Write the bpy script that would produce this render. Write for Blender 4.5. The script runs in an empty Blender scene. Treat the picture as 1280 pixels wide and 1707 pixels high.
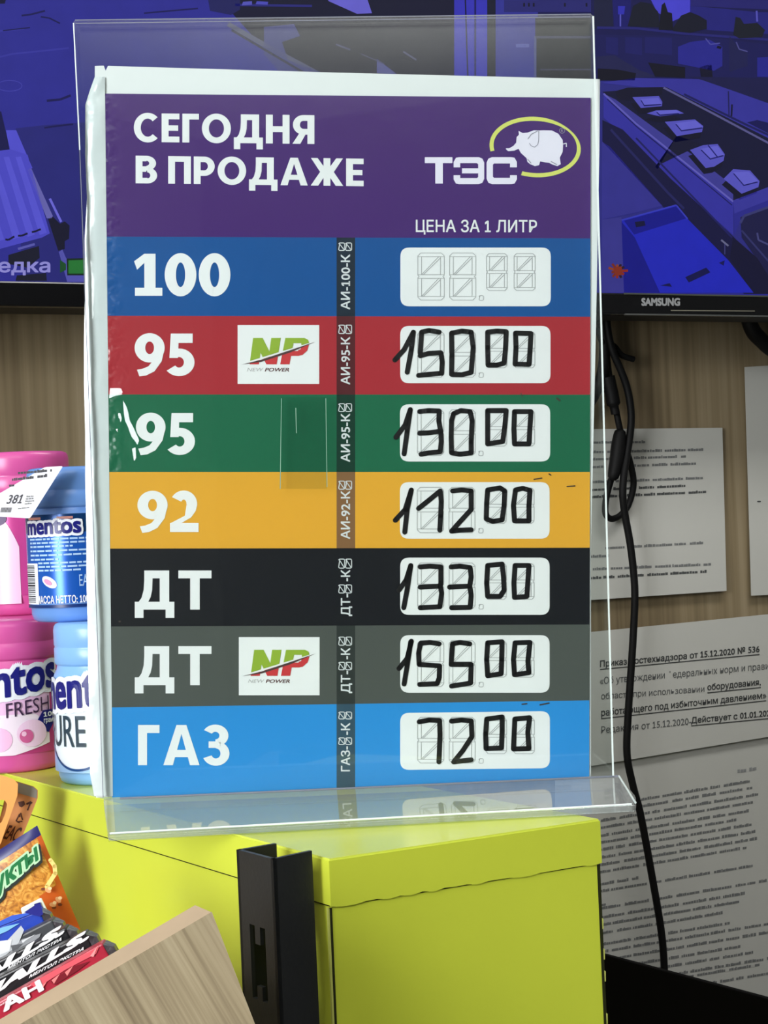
import bpy, bmesh, math, random
from mathutils import Vector, Matrix
from mathutils.geometry import tessellate_polygon
random.seed(7)
SC = bpy.context.scene
COL = SC.collection
V = Vector

# ------------------------------------------------------------------ camera
IW, IH, FPX = 1280, 1707, 3000.0
YAW, ROLL = math.radians(27), math.radians(2.5)
CAM = V((0, 0, 1.45))
RGT = V((math.cos(YAW), -math.sin(YAW), 0))
FWD = V((math.sin(YAW), math.cos(YAW), 0))
UP = V((0, 0, 1))
cr, sr = math.cos(ROLL), math.sin(ROLL)
cam_d = bpy.data.cameras.new('camera')
cam_d.sensor_fit = 'VERTICAL'
cam_d.sensor_height = 36.0
cam_d.lens = 36.0 * FPX / IH
cam_d.clip_start = 0.02
cam = bpy.data.objects.new('camera', cam_d)
COL.objects.link(cam)
cx = RGT * cr - UP * sr
cy = RGT * sr + UP * cr
cz = -FWD
m = Matrix((cx, cy, cz)).transposed().to_4x4()
m.translation = CAM
cam.matrix_world = m
SC.camera = cam

# ------------------------------------------------------------------ light and exposure
SC.view_settings.view_transform = 'Standard'
SC.view_settings.look = 'None'
SC.view_settings.gamma = 1
SC.view_settings.use_curve_mapping = False
SC.view_settings.exposure = 0.08
w = bpy.data.worlds.new('world')
SC.world = w
w.use_nodes = True
w.node_tree.nodes['Background'].inputs[0].default_value = (0.55, 0.6, 0.65, 1)
w.node_tree.nodes['Background'].inputs[1].default_value = 0.3


def area(name, loc, target, sx, sy, power, col=(1, 1, 1)):
    d = bpy.data.lights.new(name, 'AREA')
    d.shape = 'RECTANGLE'
    d.size, d.size_y, d.energy, d.color = sx, sy, power, col
    o = bpy.data.objects.new(name, d)
    COL.objects.link(o)
    o.location = loc
    o.rotation_euler = (V(target) - V(loc)).to_track_quat('-Z', 'Y').to_euler()
    return o


area('ceiling_or_fill_light', (-0.6, -0.9, 2.7), (-0.6, -0.9, 0), 1.2, 0.6, 9, (1, 0.99, 0.96))
area('ceiling_or_fill_light', (1.2, 0.85, 2.7), (1.2, 0.85, 0), 1.0, 0.35, 14, (1, 0.99, 0.96))
area('ceiling_or_fill_light', (-0.3, -2.0, 1.95), (-0.3, -2.0, 3), 2.6, 1.6, 72, (1, 0.99, 0.96))  # added uplight, brightens the ceiling so the acrylic reflects a veil
area('window_daylight', (-2.35, -0.25, 1.75), (0.3, 0.85, 1.35), 1.3, 1.5, 122, (0.96, 0.98, 1))


# ------------------------------------------------------------------ projection helpers
def ray(px, py):
    u, v = px - 640.0, py - 853.5
    a = u * cr - v * sr
    b = u * sr + v * cr
    return FWD + RGT * (a / FPX) - UP * (b / FPX)


def at(px, py, d):
    return CAM + ray(px, py) * d


def on_z(px, py, z):
    r = ray(px, py)
    return CAM + r * ((z - CAM.z) / r.z)


def on_y(px, py, y):
    r = ray(px, py)
    return CAM + r * ((y - CAM.y) / r.y)


def facing(depth):                       # a surface square to the line of sight at a distance
    return lambda x, y, off=0: at(x, y, depth - off)


def wallsurf(yy):
    return lambda x, y, off=0: on_y(x, y, yy - off)


# ------------------------------------------------------------------ materials
def lin(c):
    def f(v):
        v = v / 255.0
        return v / 12.92 if v <= 0.04045 else ((v + 0.055) / 1.055) ** 2.4
    return (f(c[0]), f(c[1]), f(c[2]), 1)


MATS = {}


def mat(key, rgb=(128, 128, 128), rough=0.5, spec=0.5, metal=0.0, var=0.04, bump=0.0, bscale=60, coat=0.0, emit=0.0):
    if key in MATS:
        return MATS[key]
    ma = bpy.data.materials.new(key)
    MATS[key] = ma
    ma.use_nodes = True
    nt = ma.node_tree
    N, L = nt.nodes, nt.links
    b = N['Principled BSDF']
    b.inputs['Roughness'].default_value = rough
    b.inputs['Specular IOR Level'].default_value = spec
    b.inputs['Metallic'].default_value = metal
    b.inputs['Coat Weight'].default_value = coat
    b.inputs['Coat Roughness'].default_value = 0.06
    tc = N.new('ShaderNodeTexCoord')
    no = N.new('ShaderNodeTexNoise')
    no.inputs['Scale'].default_value = bscale
    no.inputs['Detail'].default_value = 3
    L.new(tc.outputs['Object'], no.inputs['Vector'])
    mx = N.new('ShaderNodeMix')
    mx.data_type = 'RGBA'
    c = lin(rgb)
    mx.inputs[6].default_value = tuple(max(0, q * (1 - var)) for q in c[:3]) + (1,)
    mx.inputs[7].default_value = tuple(min(1, q * (1 + var)) for q in c[:3]) + (1,)
    L.new(no.outputs['Fac'], mx.inputs[0])
    L.new(mx.outputs[2], b.inputs['Base Color'])
    if emit:
        L.new(mx.outputs[2], b.inputs['Emission Color'])
        b.inputs['Emission Strength'].default_value = emit
        b.inputs['Base Color'].default_value = (0.01, 0.01, 0.01, 1)
        L.remove(b.inputs['Base Color'].links[0])
    if bump:
        bp = N.new('ShaderNodeBump')
        bp.inputs['Strength'].default_value = bump
        bp.inputs['Distance'].default_value = 0.002
        L.new(no.outputs['Fac'], bp.inputs['Height'])
        L.new(bp.outputs['Normal'], b.inputs['Normal'])
    return ma


def ink(rgb, rough=0.45, spec=0.4, **k):
    return mat('ink_%d_%d_%d' % rgb + ('_r%d' % int(rough * 100)), rgb, rough, spec, var=0.03, **k)


def glow(rgb):
    return mat('screen_%d_%d_%d' % rgb, rgb, 0.3, 0.12, var=0.12, bscale=45, emit=0.68)


def wood(key, across, along, tones, k_across=14.0, k_along=0.5, rough=0.5):
    ma = bpy.data.materials.new(key)
    ma.use_nodes = True
    nt = ma.node_tree
    N, L = nt.nodes, nt.links
    b = N['Principled BSDF']
    b.inputs['Roughness'].default_value = rough
    b.inputs['Specular IOR Level'].default_value = 0.3
    tc = N.new('ShaderNodeTexCoord')

    def dot(v):
        d = N.new('ShaderNodeVectorMath')
        d.operation = 'DOT_PRODUCT'
        L.new(tc.outputs['Object'], d.inputs[0])
        d.inputs[1].default_value = tuple(v)
        return d.outputs['Value']

    def comb(a, s, bb, t):
        c = N.new('ShaderNodeCombineXYZ')
        for src, sc_, i in ((a, s, 0), (bb, t, 1)):
            mm = N.new('ShaderNodeMath')
            mm.operation = 'MULTIPLY'
            L.new(src, mm.inputs[0])
            mm.inputs[1].default_value = sc_
            L.new(mm.outputs[0], c.inputs[i])
        return c.outputs[0]
    A, B = dot(across), dot(along)
    n1 = N.new('ShaderNodeTexNoise')
    n1.inputs['Scale'].default_value = 1
    n1.inputs['Detail'].default_value = 2
    L.new(comb(A, k_across, B, k_along), n1.inputs['Vector'])
    n2 = N.new('ShaderNodeTexNoise')
    n2.inputs['Scale'].default_value = 1
    n2.inputs['Detail'].default_value = 4
    L.new(comb(A, k_across * 9, B, k_along * 5), n2.inputs['Vector'])
    mm = N.new('ShaderNodeMix')
    mm.data_type = 'FLOAT'
    mm.inputs[0].default_value = 0.38
    L.new(n1.outputs['Fac'], mm.inputs[2])
    L.new(n2.outputs['Fac'], mm.inputs[3])
    cr_ = N.new('ShaderNodeValToRGB')
    el = cr_.color_ramp.elements
    el[0].position = 0.34
    el[0].color = lin(tones[0])
    el[1].position = 0.66
    el[1].color = lin(tones[2])
    e = el.new(0.5)
    e.color = lin(tones[1])
    L.new(mm.outputs[0], cr_.inputs[0])
    L.new(cr_.outputs[0], b.inputs['Base Color'])
    MATS[key] = ma
    return ma


def acrylic(key, tint=(0.97, 0.985, 0.98), ior=1.49, milky=0.0, rough=0.03):
    ma = bpy.data.materials.new(key)
    ma.use_nodes = True
    nt = ma.node_tree
    N, L = nt.nodes, nt.links
    N.remove(N['Principled BSDF'])
    out = N['Material Output']
    tr = N.new('ShaderNodeBsdfTransparent')
    tr.inputs[0].default_value = tint + (1,)
    gl = N.new('ShaderNodeBsdfGlossy')
    gl.inputs['Roughness'].default_value = rough
    fr = N.new('ShaderNodeFresnel')
    ge = N.new('ShaderNodeNewGeometry')
    mx = N.new('ShaderNodeMix')
    mx.data_type = 'FLOAT'
    mx.inputs[2].default_value = ior
    mx.inputs[3].default_value = 1 / ior
    L.new(ge.outputs['Backfacing'], mx.inputs[0])
    L.new(mx.outputs[0], fr.inputs['IOR'])
    tc = N.new('ShaderNodeTexCoord')
    no = N.new('ShaderNodeTexNoise')
    no.inputs['Scale'].default_value = 9
    L.new(tc.outputs['Object'], no.inputs['Vector'])
    bp = N.new('ShaderNodeBump')
    bp.inputs['Strength'].default_value = 0.05
    bp.inputs['Distance'].default_value = 0.004
    L.new(no.outputs['Fac'], bp.inputs['Height'])
    L.new(bp.outputs['Normal'], gl.inputs['Normal'])
    ms = N.new('ShaderNodeMixShader')
    L.new(fr.outputs[0], ms.inputs[0])
    L.new(tr.outputs[0], ms.inputs[1])
    L.new(gl.outputs[0], ms.inputs[2])
    res = ms.outputs[0]
    if milky:                                        # pale diffuse colour mixed over the clear sheet
        di = N.new('ShaderNodeBsdfDiffuse')
        di.inputs[0].default_value = (0.75, 0.78, 0.8, 1)
        m2 = N.new('ShaderNodeMixShader')
        m2.inputs[0].default_value = milky
        L.new(res, m2.inputs[1])
        L.new(di.outputs[0], m2.inputs[2])
        res = m2.outputs[0]
    L.new(res, out.inputs['Surface'])
    MATS[key] = ma
    return ma


# ------------------------------------------------------------------ mesh builder
def poly_round(pts, r, n=5):
    out = []
    k = len(pts)
    for i in range(k):
        p = V(pts[i]).to_2d()
        a = (V(pts[i - 1]).to_2d() - p).normalized() * r
        b = (V(pts[(i + 1) % k]).to_2d() - p).normalized() * r
        for j in range(n + 1):
            t = j / n
            out.append(tuple((p + a) * (1 - t) ** 2 + p * 2 * t * (1 - t) + (p + b) * t * t))
    return out


class MB:
    def __init__(self):
        self.v, self.f, self.m, self.s = [], [], [], []

    def add(self, verts, faces, ma, smooth=False):
        o = len(self.v)
        self.v += [V(p) for p in verts]
        for f in faces:
            self.f.append([i + o for i in f])
            self.m.append(ma)
            self.s.append(smooth)
        return self

    def box(self, a, b, ma):
        x0, y0, z0 = a
        x1, y1, z1 = b
        vs = [(x0, y0, z0), (x1, y0, z0), (x1, y1, z0), (x0, y1, z0), (x0, y0, z1), (x1, y0, z1), (x1, y1, z1), (x0, y1, z1)]
        return self.hexa(vs, ma)

    def hexa(self, vs, ma):
        return self.add(vs, [(0, 3, 2, 1), (4, 5, 6, 7), (0, 1, 5, 4), (1, 2, 6, 5), (2, 3, 7, 6), (3, 0, 4, 7)], ma)

    def prism(self, front, back, ma, side=None):
        """closed solid between two matching outlines of world points"""
        n = len(front)
        nv = len(front)
        tri = tessellate_polygon([[V(p) for p in front]])
        fs = [tuple(t) for t in tri] + [tuple(i + nv for i in reversed(t)) for t in tri]
        self.add(list(front) + list(back), fs, ma)
        o = len(self.v) - 2 * n
        for i in range(n):
            j = (i + 1) % n
            self.f.append([o + i, o + j, o + n + j, o + n + i])
            self.m.append(side or ma)
            self.s.append(False)
        return self

    # flat artwork on a surface S, coordinates in the photograph's frame
    def poly(self, S, pts, ma, off=0.0):
        p3 = [V((p[0], p[1], 0)) for p in pts]
        tri = tessellate_polygon([p3])
        return self.add([S(p[0], p[1], off) for p in pts], [tuple(t) for t in tri], ma)

    def rect(self, S, x0, y0, x1, y1, ma, off=0.0, r=0):
        pts = [(x0, y0), (x1, y0), (x1, y1), (x0, y1)]
        if r:
            pts = poly_round(pts, r)
        return self.poly(S, pts, ma, off)

    def line(self, S, pts, wd, ma, off=0.0, wd2=None, cap=True):
        n = len(pts)
        for i in range(n - 1):
            a, b = V(pts[i]).to_2d(), V(pts[i + 1]).to_2d()
            wa = wd if wd2 is None else wd + (wd2 - wd) * i / (n - 1)
            wb = wd if wd2 is None else wd + (wd2 - wd) * (i + 1) / (n - 1)
            d = b - a
            if d.length < 1e-6:
                continue
            d.normalize()
            nn = V((-d.y, d.x))
            q = [a + nn * wa / 2, b + nn * wb / 2, b - nn * wb / 2, a - nn * wa / 2]
            self.add([S(p.x, p.y, off) for p in q], [(0, 1, 2, 3)], ma)
        if cap and wd > 1.6:
            for i, p in enumerate(pts):
                ww = wd if wd2 is None else wd + (wd2 - wd) * i / (n - 1)
                c = [(p[0] + ww / 2 * math.cos(t * math.pi / 5), p[1] + ww / 2 * math.sin(t * math.pi / 5)) for t in range(10)]
                self.add([S(a, b, off) for a, b in c], [tuple(range(10))], ma)
        return self

    def ellipse(self, S, x, y, rx, ry, ma, off=0.0, n=24, rot=0):
        c, s = math.cos(rot), math.sin(rot)
        pts = []
        for t in range(n):
            a, b = rx * math.cos(2 * math.pi * t / n), ry * math.sin(2 * math.pi * t / n)
            pts.append((x + a * c - b * s, y + a * s + b * c))
        return self.poly(S, pts, ma, off)

    def text(self, S, body, quad, ma, bold=0.0, off=0.0, fit=None):
        """quad = tl, tr, br, bl; the ink box of `fit` (or body) fills it"""
        vs, fs, bb = glyphs(body, 0)
        tl, tr, br, bl = [V(p).to_2d() for p in quad]
        g = bold if fit is None else fit
        bb = (bb[0] - g, bb[1] - g, bb[2] + g, bb[3] + g)
        sh = [(0, 0)]
        if bold:
            nk = 8 if bold < 0.06 else 16
            for k in range(nk):
                a = 2 * math.pi * k / nk
                q = max(abs(math.cos(a)), abs(math.sin(a))) ** 0.6
                sh.append((bold * math.cos(a) / q, bold * math.sin(a) / q))
        for k, (dx, dy) in enumerate(sh):
            out = []
            for x, y in vs:
                u = (x + dx - bb[0]) / (bb[2] - bb[0])
                t = (bb[3] - y - dy) / (bb[3] - bb[1])
                p = (tl * (1 - u) + tr * u) * (1 - t) + (bl * (1 - u) + br * u) * t
                out.append(S(p.x, p.y, off + k * 0.000004))
            self.add(out, fs, ma)
        return self

    def heavy(self, S, body, x0, y0, x1, y1, ma, off=0.0, dy=0.0):
        """heavy upright lettering: capitals and figures drawn as bars and arcs; y1 = base line"""
        polys, x = [], 0.0
        for ch in body:
            if ch == ' ':
                x += 0.28
                continue
            num = ch in '0123456789'
            wd, ps = heavy_glyph(ch, 0.262, 0.222) if num else heavy_glyph(ch)
            polys += [[(px + x, py) for px, py in q] for q in ps]
            gap = 0.055 if num else 0.1
            x += wd + gap
        x -= gap
        for k, q in enumerate(polys):
            pts = [(x0 + (x1 - x0) * px / x, y1 - (y1 - y0) * py + dy * px / x) for px, py in q]
            self.poly(S, pts, ma, off + (k % 9) * 0.000012)
        return self

    def tbox(self, S, body, x0, y0, x1, y1, ma, bold=0.0, off=0.0, dy=0.0):
        return self.text(S, body, [(x0, y0), (x1, y0 + dy), (x1, y1 + dy), (x0, y1)], ma, bold, off)

    def tube(self, pts, r, ma, n=10, caps=True):
        P = [V(p) for p in pts]
        # smooth the path
        Q = []
        for i in range(len(P) - 1):
            p0, p1, p2, p3 = P[max(i - 1, 0)], P[i], P[i + 1], P[min(i + 2, len(P) - 1)]
            for j in range(6):
                t = j / 6
                Q.append(0.5 * ((2 * p1) + (p2 - p0) * t + (2 * p0 - 5 * p1 + 4 * p2 - p3) * t * t + (3 * p1 - p0 - 3 * p2 + p3) * t ** 3))
        Q.append(P[-1])
        rr = r if callable(r) else (lambda t: r)
        vs, fs = [], []
        for i, q in enumerate(Q):
            d = (Q[min(i + 1, len(Q) - 1)] - Q[max(i - 1, 0)]).normalized()
            a = d.cross(V((0, 1, 0.01))).normalized()
            b = d.cross(a).normalized()
            for k in range(n):
                t = 2 * math.pi * k / n
                vs.append(q + (a * math.cos(t) + b * math.sin(t)) * rr(i / (len(Q) - 1)))
        for i in range(len(Q) - 1):
            for k in range(n):
                fs.append((i * n + k, i * n + (k + 1) % n, (i + 1) * n + (k + 1) % n, (i + 1) * n + k))
        self.add(vs, fs, ma, True)
        if caps:
            self.add(vs[:n], [tuple(range(n))], ma)
            self.add(vs[-n:], [tuple(range(n))], ma)
        return self

    def lathe(self, c, prof, ma, n=56):
        vs, fs = [], []
        for r, z in prof:
            for k in range(n):
                t = 2 * math.pi * k / n
                vs.append((c.x + r * math.cos(t), c.y + r * math.sin(t), c.z + z))
        for i in range(len(prof) - 1):
            for k in range(n):
                fs.append((i * n + k, i * n + (k + 1) % n, (i + 1) * n + (k + 1) % n, (i + 1) * n + k))
        return self.add(vs, fs, ma, True)

    def build(self, name, parent=None, label=None, bevel=0.0, fix=True):
        me = bpy.data.meshes.new(name)
        o = bpy.data.objects.new(name, me)
        COL.objects.link(o)
        org = V((0, 0, 0))
        if parent is not None:
            o.parent = parent
            org = V(parent['_org'])
        o['_org'] = tuple(org)
        ms = []
        for q in self.m:
            if q not in ms:
                ms.append(q)
        me.from_pydata([tuple(p - org) for p in self.v], [], self.f)
        for q in ms:
            me.materials.append(q)
        me.polygons.foreach_set('material_index', [ms.index(q) for q in self.m])
        me.polygons.foreach_set('use_smooth', self.s)
        me.update()
        if fix:
            bm = bmesh.new()
            bm.from_mesh(me)
            bmesh.ops.recalc_face_normals(bm, faces=bm.faces)
            bm.to_mesh(me)
            bm.free()
        if bevel:
            md = o.modifiers.new('bevel', 'BEVEL')
            md.width = bevel
            md.segments = 2
            md.limit_method = 'ANGLE'
        if label:
            o['label'] = label
        return o


def heavy_glyph(ch, t=0.235, h=0.2):
    W_ = {'С': .84, 'Е': .6, 'Г': .56, 'О': .98, 'Д': .98, 'Н': .8, 'Я': .74, 'В': .74, 'П': .78, 'Р': .72, 'А': .94, 'Ж': 1.12, 'Т': .82, 'З': .68,
          '1': .66, '0': .74, '9': .74, '5': .68, '2': .7}
    w_ = W_[ch]

    def R(a, b, c, d):
        return [(a, b), (c, b), (c, d), (a, d)]

    def arc(cx_, cy_, rx, ry, a0, a1, tx=t, ty=h, n=20):
        out = []
        for k in range(n):
            q = []
            for a, f in ((a0 + (a1 - a0) * k / n, 1), (a0 + (a1 - a0) * (k + 1) / n, 1), (a0 + (a1 - a0) * (k + 1) / n, 0), (a0 + (a1 - a0) * k / n, 0)):
                a = math.radians(a)
                q.append((cx_ + (rx if f else rx - tx) * math.cos(a), cy_ + (ry if f else ry - ty) * math.sin(a)))
            out.append(q)
        return out
    if ch == 'Г':
        return w_, [R(0, 0, t, 1), R(t, 1 - h, w_, 1)]
    if ch == 'Е':
        return w_, [R(0, 0, t, 1), R(t, 1 - h, w_, 1), R(t, 0, w_, h), R(t, .4, w_ * .93, .4 + h * .95)]
    if ch == 'Т':
        return w_, [R(0, 1 - h, w_, 1), R(w_ / 2 - t / 2, 0, w_ / 2 + t / 2, 1 - h)]
    if ch == 'П':
        return w_, [R(0, 0, t, 1), R(w_ - t, 0, w_, 1), R(t, 1 - h, w_ - t, 1)]
    if ch == 'Н':
        return w_, [R(0, 0, t, 1), R(w_ - t, 0, w_, 1), R(t, .4, w_ - t, .4 + h)]
    if ch == 'Д':
        return w_, [R(0, -.21, t * .92, h), R(w_ - t * .92, -.21, w_, h), R(t * .9, 0, w_ - t * .9, h), R(w_ * .87 - t, h, w_ * .87, 1), R(w_ * .24, 1 - h, w_ * .87 - t, 1),
                    [(w_ * .24, 1), (w_ * .24, .75), (w_ * .225, .5), (w_ * .17, .3), (w_ * .1, h), (w_ * .34, h), (w_ * .4, .32), (w_ * .44, .5), (w_ * .45, 1 - h), (w_ * .4, 1)]]
    if ch == 'А':
        c = w_ / 2
        return w_, [[(0, 0), (t * 1.05, 0), (c + t * .1, .86), (c + t * .55, 1), (c - t * .55, 1)], [(w_, 0), (w_ - t * 1.05, 0), (c - t * .1, .86), (c - t * .55, 1), (c + t * .55, 1)], R(w_ * .26, .2, w_ * .74, .2 + h * .9)]
    if ch == 'Ж':
        c = w_ / 2
        k = t * .5
        out = [R(c - k, 0, c + k, 1)]
        for s_ in (-1, 1):
            out.append([(c + s_ * k * .6, .5), (c + s_ * k * .6, .64), (c + s_ * (c - t * 1.02), 1), (c + s_ * (c - .01), 1), (c + s_ * k * 2.0, .5)])
            out.append([(c + s_ * k * .6, .5), (c + s_ * k * .6, .36), (c + s_ * (c - t * 1.1), 0), (c + s_ * c, 0), (c + s_ * k * 2.0, .5)])
        return w_, out
    if ch in 'О0':
        return w_, arc(w_ / 2, .5, w_ / 2, .515, 0, 360, t, h, 40)
    if ch == 'С':
        return w_, arc(w_ * .56, .5, w_ * .56, .515, 45, 315, t, h, 30)
    if ch == 'Р':
        return w_, [R(0, 0, t, 1), R(t, 1 - h, w_ * .5, 1), R(t, .3, w_ * .5, .3 + h)] + arc(w_ * .5, .65, w_ * .5, .35, -90, 90)
    if ch == 'Я':
        return w_, [R(w_ - t, 0, w_, 1), R(w_ * .48, 1 - h, w_ - t, 1), R(w_ * .45, .32, w_ - t, .32 + h)] + arc(w_ * .5, .66, w_ * .48, .34, 90, 270) + [[(0, 0), (t * 1.12, 0), (w_ * .62, .36), (w_ * .36, .42)]]
    if ch == 'В':
        return w_, [R(0, 0, t, 1), R(t, 1 - h, w_ * .5, 1), R(t, .42, w_ * .5, .42 + h), R(t, 0, w_ * .55, h)] + arc(w_ * .5, .73, w_ * .45, .27, -90, 90, t, h * .9) + arc(w_ * .54, .29, w_ * .46, .29, -90, 90, t, h * .9)
    if ch == 'З':
        return w_, [R(w_ * .2, .43, w_ * .5, .43 + h * .8)] + arc(w_ * .46, .735, w_ * .5, .275, -90, 150, t, h * .9) + arc(w_ * .48, .29, w_ * .52, .305, -158, 90, t, h * .9)
    if ch == '1':
        c = w_ * .56
        return w_, [R(c - t / 2, 0, c + t / 2, 1), R(.02, 0, w_, h * .85), [(0, .82), (c - t / 2, 1), (c + t / 2, 1), (c - t * .2, .86), (.07, .62)]]
    if ch == '9':
        return w_, arc(w_ / 2, .66, w_ / 2, .35, 0, 360, t, h * .9, 34) + [[(w_, .66), (w_ - t * 1.0, .66), (w_ * .62, .36), (w_ * .46, .22), (w_ * .26, .16), (w_ * .08, .14), (w_ * .16, -.02), (w_ * .38, .0), (w_ * .66, .1), (w_ * .9, .34)]]
    if ch == '5':
        return w_, [R(w_ * .14, 1 - h, w_ * .93, 1), [(w_ * .14, 1), (w_ * .09, .42), (w_ * .4, .42), (w_ * .42, .8), (w_ * .4, 1)]] + arc(w_ * .44, .315, w_ * .56, .33, -143, 118, t, h * .92)
    if ch == '2':
        return w_, [R(0, 0, w_, h)] + arc(w_ * .48, .69, w_ * .47, .325, -12, 150, t, h) + [[(w_ * .95, .66), (w_ * .95 - t, .66), (w_ * .52, .4), (0, h * .95), (0, .05), (w_ * .4, h), (w_ * .74, .36), (w_ * .9, .52)]]
    return w_, []


_G = {}


def raw_box(body):
    t = bpy.data.curves.new('glyph', 'FONT')
    t.body = body
    o = bpy.data.objects.new('glyph', t)
    COL.objects.link(o)
    dg = bpy.context.evaluated_depsgraph_get()
    dg.update()
    me = bpy.data.meshes.new_from_object(o.evaluated_get(dg))
    xs, ys = [v.co.x for v in me.vertices], [v.co.y for v in me.vertices]
    bpy.data.objects.remove(o)
    bpy.data.curves.remove(t)
    bpy.data.meshes.remove(me)
    return min(xs), min(ys), max(xs), max(ys)


def glyphs(body, bold):
    k = (body, bold)
    if k not in _G:
        t = bpy.data.curves.new('glyph', 'FONT')
        t.body = body
        t.fill_mode = 'FRONT'
        t.offset = bold
        t.resolution_u = 3
        o = bpy.data.objects.new('glyph', t)
        COL.objects.link(o)
        dg = bpy.context.evaluated_depsgraph_get()
        dg.update()
        me = bpy.data.meshes.new_from_object(o.evaluated_get(dg))
        vs = [(v.co.x, v.co.y) for v in me.vertices]
        fs = [tuple(p.vertices) for p in me.polygons]
        bpy.data.objects.remove(o)
        bpy.data.curves.remove(t)
        bpy.data.meshes.remove(me)
        for i, chr_ in enumerate(body):             # give the figure one its flag and foot
            if chr_ == '1':
                me2 = raw_box(body[:i + 1]), raw_box('1')
                xr_, (bx0, by0, bx1, by1) = me2[0][2], me2[1]
                wb_, o_ = bx1 - bx0, len(vs)
                vs += [(xr_ - wb_, by1), (xr_ - wb_ * .4, by1), (xr_ - wb_ * .6, by1 - .12), (xr_ - wb_ - .13, by1 - .2), (xr_ - wb_ - .13, by1 - .11)]
                fs.append(tuple(range(o_, o_ + 5)))
                o_ = len(vs)
                vs += [(xr_ - wb_ - .13, by0), (xr_ + .13, by0), (xr_ + .13, by0 + .08), (xr_ - wb_ - .13, by0 + .08)]
                fs.append(tuple(range(o_, o_ + 4)))
        xs, ys = [p[0] for p in vs], [p[1] for p in vs]
        _G[k] = (vs, fs, (min(xs), min(ys), max(xs), max(ys)))
    return _G[k]


def thing(name, label, cat, loc, group=None):
    o = bpy.data.objects.new(name, None)
    o.empty_display_size = 0.02
    COL.objects.link(o)
    o.location = loc
    o['_org'] = tuple(loc)
    return tag(o, label, cat, group)


def tag(o, label, cat, group=None):
    o['label'] = label
    o['category'] = cat
    if group:
        o['group'] = group
    return o


def struct(o):
    o['kind'] = 'structure'
    return o


# ================================================================== ROOM SHELL
YW = 1.6655
wall_wood = wood('wood_laminate_wall', (1, 0, 0), (0, 0, 1), [(100, 86, 64), (134, 119, 92), (160, 145, 118)], 13, 0.35)
paint = mat('pale_wall_paint', (120, 122, 122), 0.8, 0.2)
X0, X1, Y0, ZC = -2.5, 3.2, -3.6, 2.8
struct(MB().box((X0, YW, 0), (X1, YW + 0.1, ZC), wall_wood).build('wall_back'))
struct(MB().box((X0 - 0.1, Y0, 0), (X0, YW + 0.1, ZC), paint).build('wall_left'))
struct(MB().box((X1, Y0, 0), (X1 + 0.1, YW + 0.1, ZC), paint).build('wall_right'))
struct(MB().box((X0 - 0.1, Y0 - 0.1, 0), (X1 + 0.1, Y0, ZC), mat('dark_shopfront_wall', (78, 80, 82), 0.7, 0.2)).build('wall_front'))
struct(MB().box((X0 - 0.1, Y0 - 0.1, -0.1), (X1 + 0.1, YW + 0.1, 0), mat('dark_floor_tile', (88, 86, 84), 0.4, 0.4, bscale=8)).build('floor'))
struct(MB().box((X0 - 0.1, Y0 - 0.1, ZC), (X1 + 0.1, YW + 0.1, ZC + 0.1), mat('white_ceiling', (215, 215, 212), 0.9, 0.1)).build('ceiling'))

# ================================================================== LIME SHELF UNIT
ZT = 1.29
lime = mat('lime_laminate', (204, 216, 66), 0.3, 0.45, var=0.03, bscale=25)
lime_top = mat('lime_laminate_top', (206, 218, 78), 0.25, 0.5, var=0.03, bscale=25)
seam = mat('dark_seam', (38, 40, 14), 0.7, 0.2)
scuff = mat('scuffed_lime_edge', (186, 192, 96), 0.6, 0.3, var=0.15, bscale=120)
cA = on_z(548, 1432, ZT)
cB = on_z(1000, 1365, ZT)
cL = on_z(60, 1303, ZT)
dirL = (cL - cA)
dirL.z = 0
dirL.normalize()
BL = 0.62                                           # how far the unit runs back
cC = cB + dirL * BL
cD = cA + dirL * BL
unit = thing('shelf_unit', 'lime yellow laminate shelf unit carrying the price sign and gum jars', 'shelf unit', (cA.x, cA.y, 0))
e = 0.0012


def off2(p, a, b):                                  # move a corner outwards along two directions
    return p + a + b


outL = V((dirL.y, -dirL.x, 0))
if outL.x > 0:
    outL = -outL
dirR = (cB - cA)
dirR.z = 0
dirR.normalize()
outF = V((dirR.y, -dirR.x, 0))
foot = [cA, cB, cC, cD]


def ring(pts, z, grow=0.0):
    a, b, c, d = pts
    a2 = a + outL * grow + outF * grow
    b2 = b - outL * grow + outF * grow
    c2 = c - outL * grow - outF * grow
    d2 = d + outL * grow - outF * grow
    return [V((p.x, p.y, z)) for p in (a2, b2, c2, d2)]


HB = 0.0218                                         # height of the lid band
MB().hexa(ring(foot, 0.0, -e) + ring(foot, ZT - HB - 0.0011, -e), lime).build('body', unit)
MB().hexa(ring(foot, ZT - HB - 0.0011, -e * 1.05) + ring(foot, ZT - HB, -e * 1.05), seam).build('shadow_gap', unit)
lid = MB().hexa(ring(foot, ZT - HB, 0) + ring(foot, ZT - 0.001, 0), lime)
lid.hexa(ring(foot, ZT - 0.001, -0.0005) + ring(foot, ZT, -0.0007), lime_top)
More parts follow.
